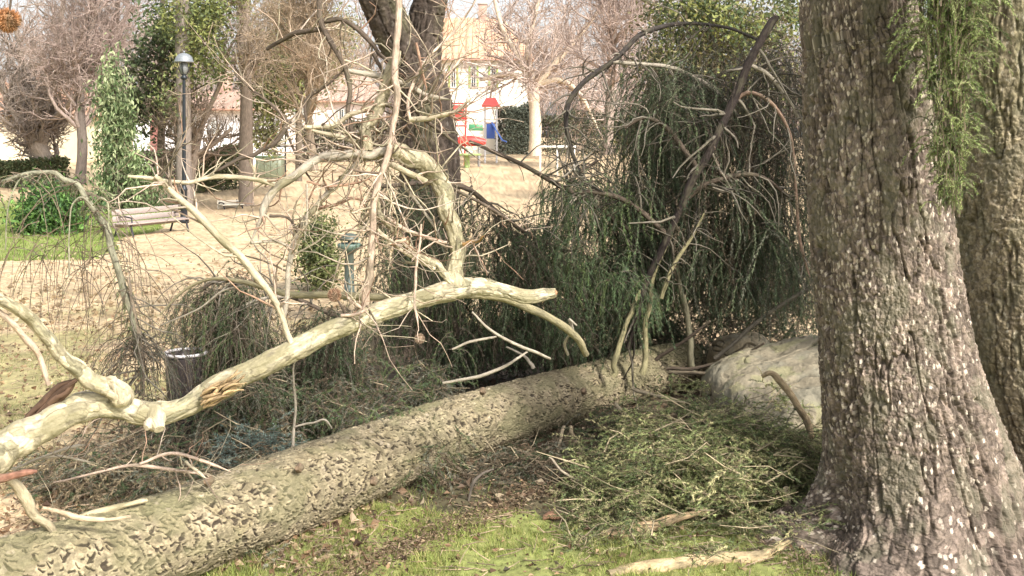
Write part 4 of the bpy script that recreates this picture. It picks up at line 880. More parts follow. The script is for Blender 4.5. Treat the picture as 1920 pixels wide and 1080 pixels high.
# ------------------------------------------------------------------ bare trees
def bare_tree(name, label, path, n1=14, n2=130, n3=900, n4=2600, L1=2.5, L2=1.3, L3=.7, L4=.35, col=(.30, .24, .19), tc=(.22, .18, .15), group=None, cat='tree', trop=(0, 0, .12), rmin=.006, m='dark', tmin=.35, lims=()):
    p, r = PL(path, 6); base = p[0] if p[0][2] < p[-1][2] else p[-1]
    if p[0][2] > p[-1][2]: p = p[::-1]; r = r[::-1]
    t = thing(name, tuple(base), label, cat, group)
    b = MB(); b.tubes(p, r, 14, tc, cap=True, lump=.12)
    P1, R1 = [], []
    for rows in lims:
        q, rr = PL(rows, 6); b.tubes(q, rr, 10, tc, cap=True, lump=.12); 
        k = 13; s0 = np.linspace(0, len(q)-1, k); j = np.minimum(s0.astype(int), len(q)-2); f = (s0-j)[:, None]
        P1.append(q[j]*(1-f)+q[j+1]*f); R1.append(np.interp(s0, np.arange(len(rr)), rr))
    b.build('trunk', M[m], t)
    c = MB()
    a1, r1 = shoots(p, r, n1, (L1*.5, L1), 13, .8, trop, .14, .5, tmin, .25, rmin*2)
    c.tubes(a1, r1, 6, np.array(col)*.9)
    if P1: a1 = np.concatenate([a1, np.array(P1)]); r1 = np.concatenate([r1, np.array(R1)])
    a2, r2 = shoots(a1, r1, n2, (L2*.4, L2), 7, .8, trop, .2, .5, .15, .35, rmin*1.3); c.tubes(a2, r2, 4, np.array(col)*rng.uniform(.7, 1.25, (n2, 1)))
    a3, r3 = shoots(a2, r2, n3, (L3*.4, L3), 5, .8, trop, .25, .6, .1, .5, rmin); c.tubes(a3, r3, 3, np.array(col)*rng.uniform(.7, 1.35, (n3, 1)))
    if n4: a4, r4 = shoots(a3, r3, n4, (L4*.4, L4), 3, .8, trop, .3, .7, .1, .5, rmin*.8); c.tubes(a4, r4, 3, np.array(col)*rng.uniform(.75, 1.5, (n4, 1)))
    c.build('crown', M['twig'], t)
    return t
def foot(px, py): _, D = G(px, py); return D
# the dark forked tree in the middle
def forked_tree():
    D = 9.0; t = thing('forked_tree', tuple(P(800, 700, D)*[1, 1, 0]), 'dark trunked tree forking into a V behind the tangle at the top of the middle', 'tree')
    def seg(rows, K, n, seed):
        r = smooth_path(np.array([list(P(a, b_, d))+[q/F*d] for a, b_, d, q in rows]), 5)
        return bark_trunk(r[:, :3], r[:, 3], K, n, .06, .10, [(.055, .042, .032), (.09, .067, .052), (.07, .054, .042), (.12, .09, .07)], seed, .013, sp=.05, spcol=(.2, .17, .14))[0]
    m = seg([(800, 720, D, 88), (795, 640, D, 72), (795, 540, D, 62), (800, 430, D, 58), (805, 330, D, 55), (800, 220, D, 50), (782, 140, D, 46), (768, 95, D, 46)], 360, 140, 401); m.build('trunk', M['dark'], t)
    m = seg([(786, 190, D, 36), (788, 120, D, 38), (798, 40, D, 32), (818, -60, D, 29), (870, -400, D, 26), (880, -900, D+.3, 10)], 300, 110, 411); m.build('limb', M['dark'], t)
    m = seg([(784, 190, D-.02, 30), (755, 100, D-.1, 36), (720, 20, D-.2, 36), (690, -60, D-.3, 32), (600, -400, D-.5, 22), (560, -900, D-.6, 10)], 300, 110, 421); m.build('limb', M['dark'], t)
    b = MB(); q = np.stack([PL([(808, 40, D, 30), (870, -400, D, 20), (880, -900, D+.3, 8)], 6)[0], PL([(720, 20, D-.2, 30), (600, -400, D-.5, 20), (560, -900, D-.6, 8)], 6)[0]])
    a1, r1 = shoots(q, np.full(q.shape[:2], .08), 16, (.6, 2), 8, .9, (0, 0, .05), .2, .4); b.tubes(a1, r1, 5, (.15, .11, .09))
    a2, r2 = shoots(a1, r1, 160, (.2, .9), 5, .9, (0, 0, 0), .25, .5, rmin=.003); b.tubes(a2, r2, 4, (.22, .16, .12)); b.build('twigs', M['twig'], t)
forked_tree()

# left group
D = foot(95, 350)
bare_tree('bare_tree', 'grey twiggy bare tree with a forked leaning trunk at the left edge', [(100, 352, D, 15), (92, 318, D, 14), (78, 285, D, 13), (60, 250, D, 12)], 12, 200, 1300, 4200, 3.0, 1.8, 1.0, .5, (.34, .28, .24), (.36, .30, .25),
   lims=[[(60, 255, D, 9), (30, 215, D, 8), (-10, 130, D, 6), (-60, 30, D, 4)], [(75, 285, D, 9), (88, 230, D, 8), (80, 180, D, 7), (110, 60, D, 5), (130, -80, D, 3)], [(85, 300, D, 7), (60, 240, D+.5, 6), (50, 150, D+1, 5), (20, 20, D+1, 3)], [(88, 235, D, 6), (140, 180, D-1, 5), (190, 100, D-1, 4), (250, 10, D-1, 3)]])
bare_tree('bare_tree', 'pinkish twiggy bare tree crowding the top left behind the weeping conifer', [(150, 345, 40, 10), (155, 260, 40, 9), (150, 180, 40, 8), (170, 60, 40, 6), (180, -100, 40, 3)], 22, 260, 1700, 5500, 4.0, 2.4, 1.3, .7, (.42, .32, .28), (.16, .13, .11), tmin=.25, rmin=.008)
# near drooping shoots that cross the very top left
bare_tree('bare_tree', 'slender bare tree with pale drooping twigs left of the street lamp', [(205, 340, 44, 6), (208, 260, 44, 5), (215, 160, 44, 5), (220, 20, 44, 4), (225, -150, 44, 2)], 22, 260, 1600, 4500, 4.4, 2.6, 1.4, .7, (.50, .40, .34), (.2, .17, .14), tmin=.5, trop=(0, 0, -.02))
# trees with leaves
def leafy(name, label, px, py, D, clumps, n, size, cols, trunk=None, cat='tree', group=None, droop=False, tcol=(.15, .12, .09), bk='leaf', asp=.5):
    """clumps: (px, py, rx_px, ry_px, depth_m) ; leaves cluster inside them"""
    base = P(px, py, D); t = thing(name, tuple(base), label, cat, group); sc = D/F
    if trunk:
        b = MB()
        for rows in trunk: p, r = PL(rows, 6); b.tubes(p, r, 12, tcol, cap=True, lump=.12)
        b.build('trunk', M['dark'], t)
    b = MB(); w_ = np.array([c[2]*c[3] for c in clumps], float); w_ /= w_.sum()
    nb = max(40, n//60); ci = rng.choice(len(clumps), nb, p=w_); C = np.array(clumps, float)[ci]
    # branchlet centres on shells of the clumps, then leaves around each
    d = nrm(rng.normal(size=(nb, 3)))*rng.uniform(.35, 1, (nb, 1))**.6
    ctr = np.stack([(C[:, 0]-960)*sc + d[:, 0]*C[:, 2]*sc, D + d[:, 1]*C[:, 4], H-(C[:, 1]-HOR)*sc + d[:, 2]*C[:, 3]*sc], 1)
    k = rng.integers(0, nb, n); s2 = size*rng.uniform(2.0, 4.0, nb)
    pos = ctr[k] + rng.normal(0, 1, (n, 3))*s2[k][:, None]*(np.array([.6, .6, 1.7]) if droop else 1.0)*.6
    dr = nrm(rng.normal(size=(n, 3)) + np.array([0, 0, -1.6 if droop else .2]))
    col = np.array(cols)[rng.integers(0, len(cols), nb)]*rng.uniform(.7, 1.35, (nb, 1))
    L = rng.uniform(.6, 1.3, n)*size; b.leaves(pos, dr, L, L*asp, col[k]*rng.uniform(.75, 1.3, (n, 1)), .2)
    b.build('crown', M[bk], t, smooth=False)
    s = MB(); a = rng.choice(nb, min(nb, 160)); p0 = ctr[a]; c0 = np.stack([(C[a, 0]-960)*sc, D+0*a, H-(C[a, 1]-HOR)*sc], 1)
    s.tubes(np.stack([c0, (c0+p0)/2+rng.normal(0, size, p0.shape), p0], 1), np.tile([.02, .012, .006], (len(a), 1)), 4, tcol); tag(s.build('branches', M['dark'], t), kind='stuff')
    return t
EV1 = (.08, .11, .05); EV2 = (.13, .16, .075); EV3 = (.055, .075, .04); YG = (.22, .24, .08); LG = (.16, .26, .09)
D = foot(225, 395)
leafy('weeping_conifer', 'light green weeping conifer with drooping foliage behind the bench', 225, 395, D, [(212, 150, 10, 30, .3), (214, 205, 18, 45, .4), (218, 265, 28, 50, .6), (228, 330, 42, 48, .8), (245, 370, 52, 26, .8)], 6500, .18, [(.20, .27, .12), (.34, .38, .21), (.08, .12, .05), (.17, .21, .10)], [[(222, 395, D, 8), (216, 250, D, 6), (212, 110, D, 3)]], droop=True, asp=.35)
D = foot(100, 436)
leafy('leafy_shrub', 'rounded glossy green shrub on the lawn left of the bench', 100, 436, D, [(100, 398, 46, 34, .6), (75, 405, 30, 28, .5), (130, 405, 26, 28, .5), (105, 378, 28, 20, .4)], 5200, .13, [(.07, .14, .04), (.13, .24, .06), (.04, .085, .03)], cat='shrub', asp=.45)
leafy('dark_conifer', 'dark green conifer behind the street lamp', 300, 320, 36, [(300, 130, 50, 60, 1.5), (285, 200, 45, 50, 1.4), (330, 60, 50, 70, 1.5), (250, 190, 40, 40, 1.4)], 5200, .2, [EV3, EV1, EV2, (.14, .13, .09)], [[(300, 330, 36, 8), (305, 100, 36, 6), (305, -60, 36, 3)]])
leafy('ivy_tree', 'tall tree clad in yellow green ivy right of the street lamp', 350, 380, 33, [(345, 30, 40, 50, 1.2), (400, 60, 30, 60, 1.2), (390, 135, 24, 34, 1.0), (318, 175, 20, 36, 1.0), (420, 0, 40, 40, 1), (350, 110, 16, 40, .6)], 5000, .14, [YG, (.16, .19, .07), EV2, (.28, .26, .12)], [[(347, 385, 33, 15), (345, 250, 33, 14), (343, 100, 33, 13), (345, -80, 33, 10)]], tcol=(.24, .20, .17))
leafy('ivy_tree', 'pale yellow green leafy tree behind the tangle left of the forked tree', 560, 330, 38, [(500, 150, 40, 60, 1.5), (560, 130, 50, 80, 1.5), (620, 80, 40, 60, 1.4), (520, 60, 40, 50, 1.4), (500, 250, 30, 40, 1.2)], 12000, .16, [YG, (.30, .28, .13), (.18, .17, .09), EV2], [[(560, 340, 38, 7), (560, 150, 38, 6), (570, -50, 38, 3)]])
leafy('evergreen_tree', 'tall evergreen behind the arched bough at the upper right', 1330, 320, 34, [(1300, 20, 90, 40, 2), (1330, 60, 110, 60, 2), (1400, 160, 110, 90, 2), (1270, 130, 80, 60, 1.6), (1300, 250, 140, 60, 1.8), (1450, 40, 60, 60, 1.6)], 20000, .17, [YG, EV2, (.24, .22, .11), EV1, (.20, .17, .12)], [[(1330, 330, 34, 14), (1340, 100, 34, 11), (1330, -80, 34, 6)]])
leafy('cone_shrub', 'small mossy green cone shaped shrub standing behind the level olive branch', 600, 540, foot(600, 545), [(600, 500, 34, 36, .25), (598, 455, 24, 28, .2), (598, 428, 12, 16, .12)], 6000, .05, [(.14, .17, .06), (.20, .22, .09), (.07, .09, .04)], cat='shrub')
# hedges
def hedge(name, label, pts, h, d, cols, n, size=.12, cat='hedge'):
    """pts: two (px, py) foot points"""
    a, Da = G(*pts[0]); b_, Db = G(*pts[1]); v = b_-a; ln = np.linalg.norm(v); u = v/ln; w_ = np.array([-u[1], u[0], 0])
    t = thing(name, tuple((a+b_)/2), label, cat); m = MB()
    f = rng.random(n)*ln; z = rng.random(n)**.8; s_ = rng.choice([-1, 1], n)*rng.uniform(.6, 1, n); top = rng.random(n) < .35
    z = np.where(top, rng.uniform(.85, 1.08, n), z); s_ = np.where(top, rng.uniform(-1, 1, n), s_)
    hh = h*(1+.12*vn(f*1.5, f*0, seed=61)); pos = a + u*f[:, None] + w_*(s_*d/2)[:, None]; pos[:, 2] += z*hh
    c = np.array(cols)[rng.integers(0, len(cols), n)]*rng.uniform(.6, 1.4, (n, 1)); L = rng.uniform(.6, 1.3, n)*size
    m.leaves(pos, nrm(rng.normal(size=(n, 3))), L, L*.55, c, .2); m.build('foliage', M['leaf'], t, smooth=False)
    k = MB(); g = max(3, int(ln/.6))
    for i in range(g):
        q = a + u*(ln*(i+.5)/g); k.tubes(np.array([q, q+[.05, 0, h*.5], q+[-.03, .05, h*.85]]), np.array([.04, .03, .015]), 6, (.12, .09, .07))
    tag(k.build('stems', M['dark'], t), kind='stuff')
hedge('hedge', 'dark green hedge at the far left beyond the lawn', [(-60, 352), (125, 350)], 1.1, 1.0, [EV1, EV2, (.12, .12, .06)], 9000, .14)
hedge('hedge', 'brown and green low hedge behind the bench and street lamp', [(262, 352), (330, 345)], 1.5, 1.0, [(.16, .12, .10), (.12, .09, .08), EV2], 5000, .14)
hedge('hedge', 'olive hedge between the street lamp and the slender straight trunk', [(355, 362), (450, 352)], 1.6, 1.0, [EV2, (.15, .16, .07), (.10, .10, .06)], 8000, .14)
hedge('hedge', 'tall clipped grey green hedge beside the pale trunk near the playground', [(938, 290), (1000, 290)], 3.8, 1.5, [(.10, .11, .08), (.13, .14, .10), (.07, .08, .06)], 9000, .2)
hedge('hedge', 'dark hedge right of the pale trunk beyond the arched bough', [(1020, 292), (1180, 290)], 3.0, 1.5, [(.12, .13, .07), (.18, .14, .10), (.07, .08, .05)], 9000, .2)
hedge('hedge', 'grey brown hedge left of the playground behind the forked tree', [(560, 305), (830, 300)], 2.2, 1.2, [(.20, .16, .12), (.13, .13, .08), (.10, .09, .06)], 12000, .2)

# slender straight trunk and others
bare_tree('slender_tree', 'straight slender grey brown trunk right of the street lamp', [(462, 388, foot(462, 386), 15), (462, 300, foot(462, 386), 13), (460, 150, foot(462, 386), 12), (458, 0, foot(462, 386), 11), (457, -150, foot(462, 386), 9)], 18, 200, 1300, 3500, 2.4, 1.5, .8, .4, (.36, .29, .23), (.25, .20, .16), tmin=.4)
bare_tree('bare_tree', 'pale trunked bare tree spreading pinkish twigs in front of the house', [(1004, 292, 70, 12), (1004, 220, 70, 11), (1000, 160, 70, 10)], 5, 110, 800, 2400, 6, 4, 2.2, 1.2, (.52, .42, .37), (.60, .50, .38), tmin=.8, rmin=.014, trop=(0, 0, .05),
   lims=[[(1000, 165, 70, 8), (975, 110, 70, 6), (945, 60, 70, 5), (920, -30, 70, 3)], [(1002, 165, 70, 7), (1040, 120, 70, 6), (1100, 50, 70, 4), (1150, -20, 70, 3)], [(1000, 160, 70, 6), (990, 90, 70, 5), (1010, 0, 70, 4)], [(1002, 160, 70, 6), (1050, 150, 70, 5), (1090, 180, 70, 4), (1120, 240, 70, 2)], [(998, 150, 70, 6), (950, 140, 70, 5), (900, 150, 70, 3)]])
bare_tree('bare_tree', 'dense pinkish grey bare tree at the top right of the house', [(1140, 290, 55, 9), (1145, 180, 55, 8), (1150, 60, 55, 6), (1150, -80, 55, 3)], 34, 360, 2400, 8000, 4.2, 2.6, 1.4, .8, (.48, .38, .34), (.30, .24, .20), tmin=.2, rmin=.011)
bare_tree('bare_tree', 'brown bare tree filling the gap between the slender trunk and the forked tree', [(590, 320, 30, 8), (580, 220, 30, 7), (600, 100, 30, 6), (590, -60, 30, 3)], 24, 240, 1800, 5000, 2.8, 1.8, 1.0, .5, (.36, .27, .19), (.24, .19, .14), tmin=.2)
bare_tree('bare_tree', 'small bare tree with crooked limbs between the street lamp and the slender trunk', [(352, 378, 34, 9), (362, 300, 34, 8), (372, 250, 34, 7)], 6, 90, 600, 1500, 2.4, 1.4, .8, .4, (.28, .21, .16), (.30, .24, .19), lims=[[(368, 262, 34, 6), (392, 205, 34, 5), (420, 140, 34, 4), (430, 90, 34, 2)], [(362, 300, 34, 5), (335, 240, 34, 5), (315, 195, 34, 4)], [(366, 290, 34, 5), (400, 270, 34, 4), (435, 240, 34, 3)]])
bare_tree('bare_tree', 'reddish bare tree in front of the orange house roof', [(790, 290, 45, 7), (800, 200, 45, 6), (815, 100, 45, 5), (830, 0, 45, 3)], 9, 50, 200, 0, 3, 1.6, 1.1, .6, (.50, .30, .20), (.36, .24, .17), tmin=.3, rmin=.009)

# ------------------------------------------------------------------ street lamp, bench, other furniture
def street_lamp():
    p0, D = G(345, 418); s_ = D/F; x = p0[0]; z0 = p0[2]; zt = H-(95-HOR)*s_
    t = thing('street_lamp', (x, D, z0), 'black street lamp with a domed grey cap beside the wooden bench', 'street lamp'); BK = (.025, .03, .035)
    b = MB(); b.lathe((x, D, z0), [(.001, 0), (.13, 0), (.13, .08), (.10, .12), (.085, .35), (.10, .38), (.085, .42), (.08, .85), (.095, .88), (.08, .92), (.05, 1.0)], 20, BK); b.build('base', M['metal'], t)
    b = MB(); b.lathe((x, D, z0), [(.055, .95), (.045, (zt-z0)*.6), (.04, zt-z0-.75)], 16, BK); b.build('pole', M['metal'], t)
    b = MB(); h = zt-z0; b.lathe((x, D, z0), [(.04, h-.78), (.09, h-.74), (.09, h-.70), (.05, h-.66), (.07, h-.62)], 16, BK)
    for a in np.linspace(0, 2*np.pi, 5)[:-1]: b.tubes(np.array([[x+.06*math.cos(a), D+.06*math.sin(a), z0+h-.64], [x+.13*math.cos(a), D+.13*math.sin(a), z0+h-.5], [x+.2*math.cos(a), D+.2*math.sin(a), z0+h-.28]]), np.full(3, .012), 6, BK)
    b.build('bracket', M['metal'], t)
    b = MB(); b.lathe((x, D, z0), [(.01, h-.64), (.07, h-.62), (.11, h-.5), (.10, h-.34), (.03, h-.29)], 16, (.16, .17, .17)); b.build('globe', M['paint'], t)
    b = MB(); th = np.linspace(0, np.pi/2, 10); b.lathe((x, D, z0), [(.02, h-.3), (.25, h-.31), (.255, h-.28)] + [(.235*math.cos(a)+.001, h-.28+.22*math.sin(a)) for a in th] + [(.02, h-.05), (.02, h-.01), (.001, h)], 24, (.25, .27, .29)); b.build('cap', M['metal'], t)
street_lamp()
def bench(name, label, pa, pb, top_px, sc=1.0, wood=(.34, .28, .25)):
    """a two board back and a seat on iron legs; pa, pb ground pixels under the two ends"""
    a, Da = G(*pa); b_, Db = G(*pb); v = b_-a; ln = np.linalg.norm(v[:2]); u = np.array([v[0], v[1], 0])/ln; rz = math.atan2(u[1], u[0]); c = (a+b_)/2
    t = thing(name, tuple(c), label, 'bench'); w_ = np.array([-u[1], u[0], 0])  # away from camera
    h = top_px/F*(Da+Db)/2
    z = np.array([0, 0, 1])
    bb = MB()
    for i in range(3): bb.box(c + w_*(.0+.02*i) + z*(h*.98-.075-(2-i)*.145), (ln, .03, .125), rz, wood, .006)
    bb.build('backrest', M['wood'], t)
    bs = MB()
    for i in range(3): bs.box(c - w_*(.10+.14*i) + z*(h*.48), (ln*1.0, .12, .035), rz, wood, .006)
    bs.build('seat', M['wood'], t)
    for e in (-.42, .42):
        q = c+u*ln*e; l = MB(); I = (.03, .03, .035)
        l.tubes(np.array([q+w_*.12, q+w_*.02+z*h*.45, q+w_*.05+z*h]), np.array([.025, .022, .018]), 6, I, cap=True)
        l.tubes(np.array([q-w_*.44, q-w_*.38+z*h*.3, q-w_*.36+z*h*.45]), np.array([.025, .022, .02]), 6, I, cap=True)
        l.tubes(np.array([q-w_*.40+z*h*.45, q+w_*.02+z*h*.45]), np.array([.02, .02]), 6, I, cap=True)
        l.tubes(np.array([q-w_*.40+z*h*.45, q-w_*.38+z*h*.68, q-w_*.2+z*h*.72, q+w_*.04+z*h*.70]), np.full(4, .018), 6, I, cap=True)
        l.build('leg', M['metal'], t)
bench('park_bench', 'weathered grey wooden park bench beside the black street lamp', (212, 446), (336, 432), 52)
bench('park_bench', 'small distant pale bench at the foot of the slender straight trunk', (408, 392), (448, 389), 16, wood=(.6, .55, .45))
def signpost():
    D = foot(535, 332); s_ = D/F; x = (535-960)*s_; z0 = H-(332-HOR)*s_
    t = thing('sign_post', (x, D, z0), 'thin black T shaped post right of the green container', 'post')
    b = MB(); b.lathe((x, D, z0), [(.06, 0), (.05, .1), (.04, .15), (.035, (332-225)*s_)], 10, (.02, .02, .02)); b.build('pole', M['metal'], t)
    b = MB(); b.box((x, D-.0, H-(275-HOR)*s_), (48*s_, .05, .05), 0, (.02, .02, .02), .01); b.build('crossbar', M['metal'], t)
signpost()
def container():
    D = foot(503, 338); s_ = D/F; x = (503-960)*s_; z0 = H-(338-HOR)*s_; W = 48*s_; Hh = 44*s_
    t = thing('waste_container', (x, D, z0), 'green waste container between the slender trunk and the T shaped post', 'waste container')
    g = (.16, .18, .12); b = MB(); b.box((x, D+.4, z0+.12+Hh*.4), (W, .8, Hh*.8), 0, g, .03); 
    for i in range(4): b.box((x-W*.375+W*.25*i, D-.015, z0+.12+Hh*.4), (.05, .03, Hh*.7), 0, g, .008)
    b.build('body', M['paint'], t)
    b = MB(); b.box((x, D+.4, z0+.16+Hh*.84), (W*1.05, .88, .09), 0, (.10, .15, .08), .03); b.tubes(np.array([[x-W*.5, D-.05, z0+.12+Hh*.82], [x+W*.5, D-.05, z0+.12+Hh*.82]]), np.array([.025, .025]), 8, g, cap=True); b.build('lid', M['paint'], t)
    for e in (-.4, .4): b = MB(); b.tubes(np.array([[x+e*W-.03, D+.1, z0+.08], [x+e*W+.03, D+.1, z0+.08]]), np.array([.08, .08]), 14, (.02, .02, .02), cap=True); b.build('wheel', M['metal'], t)
container()
def fountain():
    D = foot(655, 560); s_ = D/F; x = (655-960)*s_; z0 = H-(560-HOR)*s_; zt = H-(436-HOR)*s_; h = zt-z0; g = (.07, .09, .075); R = 22*s_
    t = thing('drinking_fountain', (x, D, z0), 'small dark green round topped fountain post behind the tangle', 'drinking fountain')
    b = MB(); b.lathe((x, D, z0), [(R*.9, 0), (R*.9, .05), (R*.45, .08), (R*.38, h-40*s_), (R*.55, h-36*s_)], 18, g); b.build('pedestal', M['paint'], t)
    b = MB(); b.lathe((x, D, z0), [(R*.4, h-38*s_), (R*.95, h-30*s_), (R*1.02, h-22*s_), (R*.9, h-20*s_), (R*.6, h-26*s_), (.001, h-28*s_)], 24, (.10, .15, .12)); b.build('basin', M['paint'], t)
    b = MB(); th = np.linspace(0, np.pi/2, 8); b.lathe((x, D, z0), [(R*.12, h-27*s_), (R*.12, h-16*s_), (R*.75, h-14*s_)] + [(R*.8*math.cos(a)+.001, h-13*s_+12*s_*math.sin(a)) for a in th], 24, g); b.build('cap', M['paint'], t)
    b = MB(); b.tubes(np.array([[x, D-R*.1, z0+h-24*s_], [x, D-R*.7, z0+h-20*s_], [x, D-R*.8, z0+h-24*s_]]), np.full(3, .006), 6, (.4, .4, .38), cap=True); b.build('spout', M['metal'], t)
fountain()

# ------------------------------------------------------------------ playground
RD = (.62, .05, .04)
def tower():
    D = 62; s_ = D/F; X = lambda px: (px-960)*s_; Z = lambda py: H-(py-HOR)*s_; zg = float(g0(X(920), D))
    t = thing('play_tower', (X(920), D, zg), 'playground tower with a red roof and a blue slide', 'playground tower')
    for e in (-11, 11):
        for f in (0, .8):
            b = MB(); b.tubes(np.array([[X(920+e), D+f, zg], [X(920+e), D+f, Z(196)]]), np.array([.05, .05]), 8, (.55, .55, .55), cap=True); b.build('post', M['paint'], t)
    b = MB(); x0, x1 = X(903), X(937); v = [(x0, D-.15, Z(198)), (x1, D-.15, Z(198)), (x1, D+.95, Z(198)), (x0, D+.95, Z(198)), (X(911), D+.4, Z(183)), (X(929), D+.4, Z(183)), (x0, D-.15, Z(200)), (x1, D-.15, Z(200)), (x1, D+.95, Z(200)), (x0, D+.95, Z(200))]
    b.add(v, [(0, 1, 5, 4), (2, 3, 4, 5), (6, 7, 1, 0), (7, 8, 2, 1), (8, 9, 3, 2), (9, 6, 0, 3), (9, 8, 7, 6)], [(1, 2, 5), (3, 0, 4)], (.72, .12, .1)); b.build('roof', M['paint'], t, smooth=False)
    b = MB(); b.box((X(920), D+.4, Z(231)), (24*s_, .85, .1), 0, (.30, .22, .15), .01); b.build('deck', M['wood'], t)
    b = MB(); b.box((X(920), D-.06, Z(246)), (16*s_, .05, 28*s_), 0, (.06, .13, .45), .02); b.build('panel', M['paint'], t)
    b = MB(); q = np.array([[X(922), D-.1, Z(232)], [X(932), D-.6, Z(250)], [X(942), D-1.1, Z(266)], [X(950), D-1.5, Z(269)]])
    for o in (-.22, .22): b.tubes(q+[0, o, .1], np.full(4, .04), 6, (.10, .2, .6), cap=True)
    for i in range(3): a_, b_ = q[i], q[i+1]; b.add([a_+[0, -.22, 0], a_+[0, .22, 0], b_+[0, .22, 0], b_+[0, -.22, 0]], [(0, 1, 2, 3)], None, (.15, .28, .6))
    b.build('slide', M['paint'], t)
tower()
def red_boat():
    D = 58; s_ = D/F; X = lambda px: (px-960)*s_; Z = lambda py: H-(py-HOR)*s_; zg = float(g0(X(878), D))
    t = thing('seesaw', (X(878), D, zg), 'bright red long playground seesaw body left of the tower', 'playground seesaw')
    b = MB(); n = 13; xs = np.linspace(X(846), X(911), n); r = .30*np.sin(np.linspace(.5, np.pi-.5, n)); b.tubes(np.stack([xs, xs*0+D, Z(266)+.05*np.cos(np.linspace(-2, 2, n))], 1), r, 12, RD, cap=True); b.build('body', M['paint'], t)
    for px in (860, 898): b = MB(); b.tubes(np.array([[X(px), D, zg], [X(px), D, Z(270)]]), np.array([.08, .06]), 8, (.3, .3, .3)); b.build('spring', M['metal'], t)
    for px in (855, 878, 901): b = MB(); b.tubes(np.array([[X(px)-.12, D, Z(254)], [X(px)+.12, D, Z(254)]]), np.array([.035, .035]), 6, (.75, .7, .65), cap=True); b.tubes(np.array([[X(px), D, Z(264)], [X(px), D, Z(254)]]), np.array([.025, .025]), 6, (.75, .7, .65)); b.build('handle', M['paint'], t)
    t = thing('carousel', (X(877), D-1, float(g0(X(877), D-1))), 'flat green playground disc in front of the red seesaw', 'playground carousel')
    zt = H-(288-HOR)/F*(D-1); zz = float(g0(X(877), D-1)); b = MB(); b.lathe((X(877), D-1, 0), [(.15, zz), (.15, zt-.12), (.75, zt-.1), (.8, zt-.02), (.75, zt), (.001, zt)], 28, (.30, .42, .16)); b.build('platform', M['paint'], t)
    b = MB(); th = np.linspace(0, 6.283, 21); b.tubes(np.stack([X(877)+.3*np.cos(th), D-1+.3*np.sin(th), th*0+zt+.3], 1), np.full(21, .03), 6, (.4, .5, .3)); b.tubes(np.array([[X(877), D-1, zt], [X(877), D-1, zt+.3]]), np.array([.04, .04]), 8, (.4, .4, .35)); b.build('wheel', M['paint'], t)
red_boat()
def climber():
    D = 60; s_ = D/F; X = lambda px: (px-960)*s_; Z = lambda py: H-(py-HOR)*s_; zg = float(g0(X(860), D))
    t = thing('climbing_frame', (X(860), D, zg), 'red climbing frame beside the tower seen through the twigs', 'climbing frame')
    for px in (846, 874):
        b = MB(); b.tubes(np.array([[X(px-3), D, zg], [X(px), D, Z(192)]]), np.array([.05, .05]), 8, RD, cap=True); b.build('post', M['paint'], t)
    for py in (194, 208, 222, 236):
        b = MB(); b.tubes(np.array([[X(844), D, Z(py)], [X(876), D, Z(py)]]), np.array([.045, .045]), 8, RD, cap=True); b.build('rung', M['paint'], t)
    b = MB(); b.box((X(860), D+.1, Z(212)), (22*s_, .05, 30*s_), 0, (.7, .1, .08), .02); b.build('panel', M['paint'], t)
    b = MB(); b.box((X(892), D+.1, Z(239)), (26*s_, .3, 12*s_), 0, (.08, .30, .14), .03); b.build('step', M['paint'], t)
climber()
def rail():
    D = 50; s_ = D/F; X = lambda px: (px-960)*s_; Z = lambda py: H-(py-HOR)*s_; zg = float(g0(X(1035), D))
    t = thing('rail_fence', (X(1045), D, zg), 'low white rail right of the pale trunk', 'fence')
    b = MB(); b.box((X(1045), D, Z(275)), (70*s_, .06, .10), 0, (.75, .72, .68), .01); b.build('rail', M['paint'], t)
    for px in (1013, 1045, 1077): b = MB(); b.box((X(px), D+.06, (Z(275)+zg)/2), (.08, .05, Z(275)-zg), 0, (.7, .68, .64), .01); b.build('post', M['paint'], t)
rail()

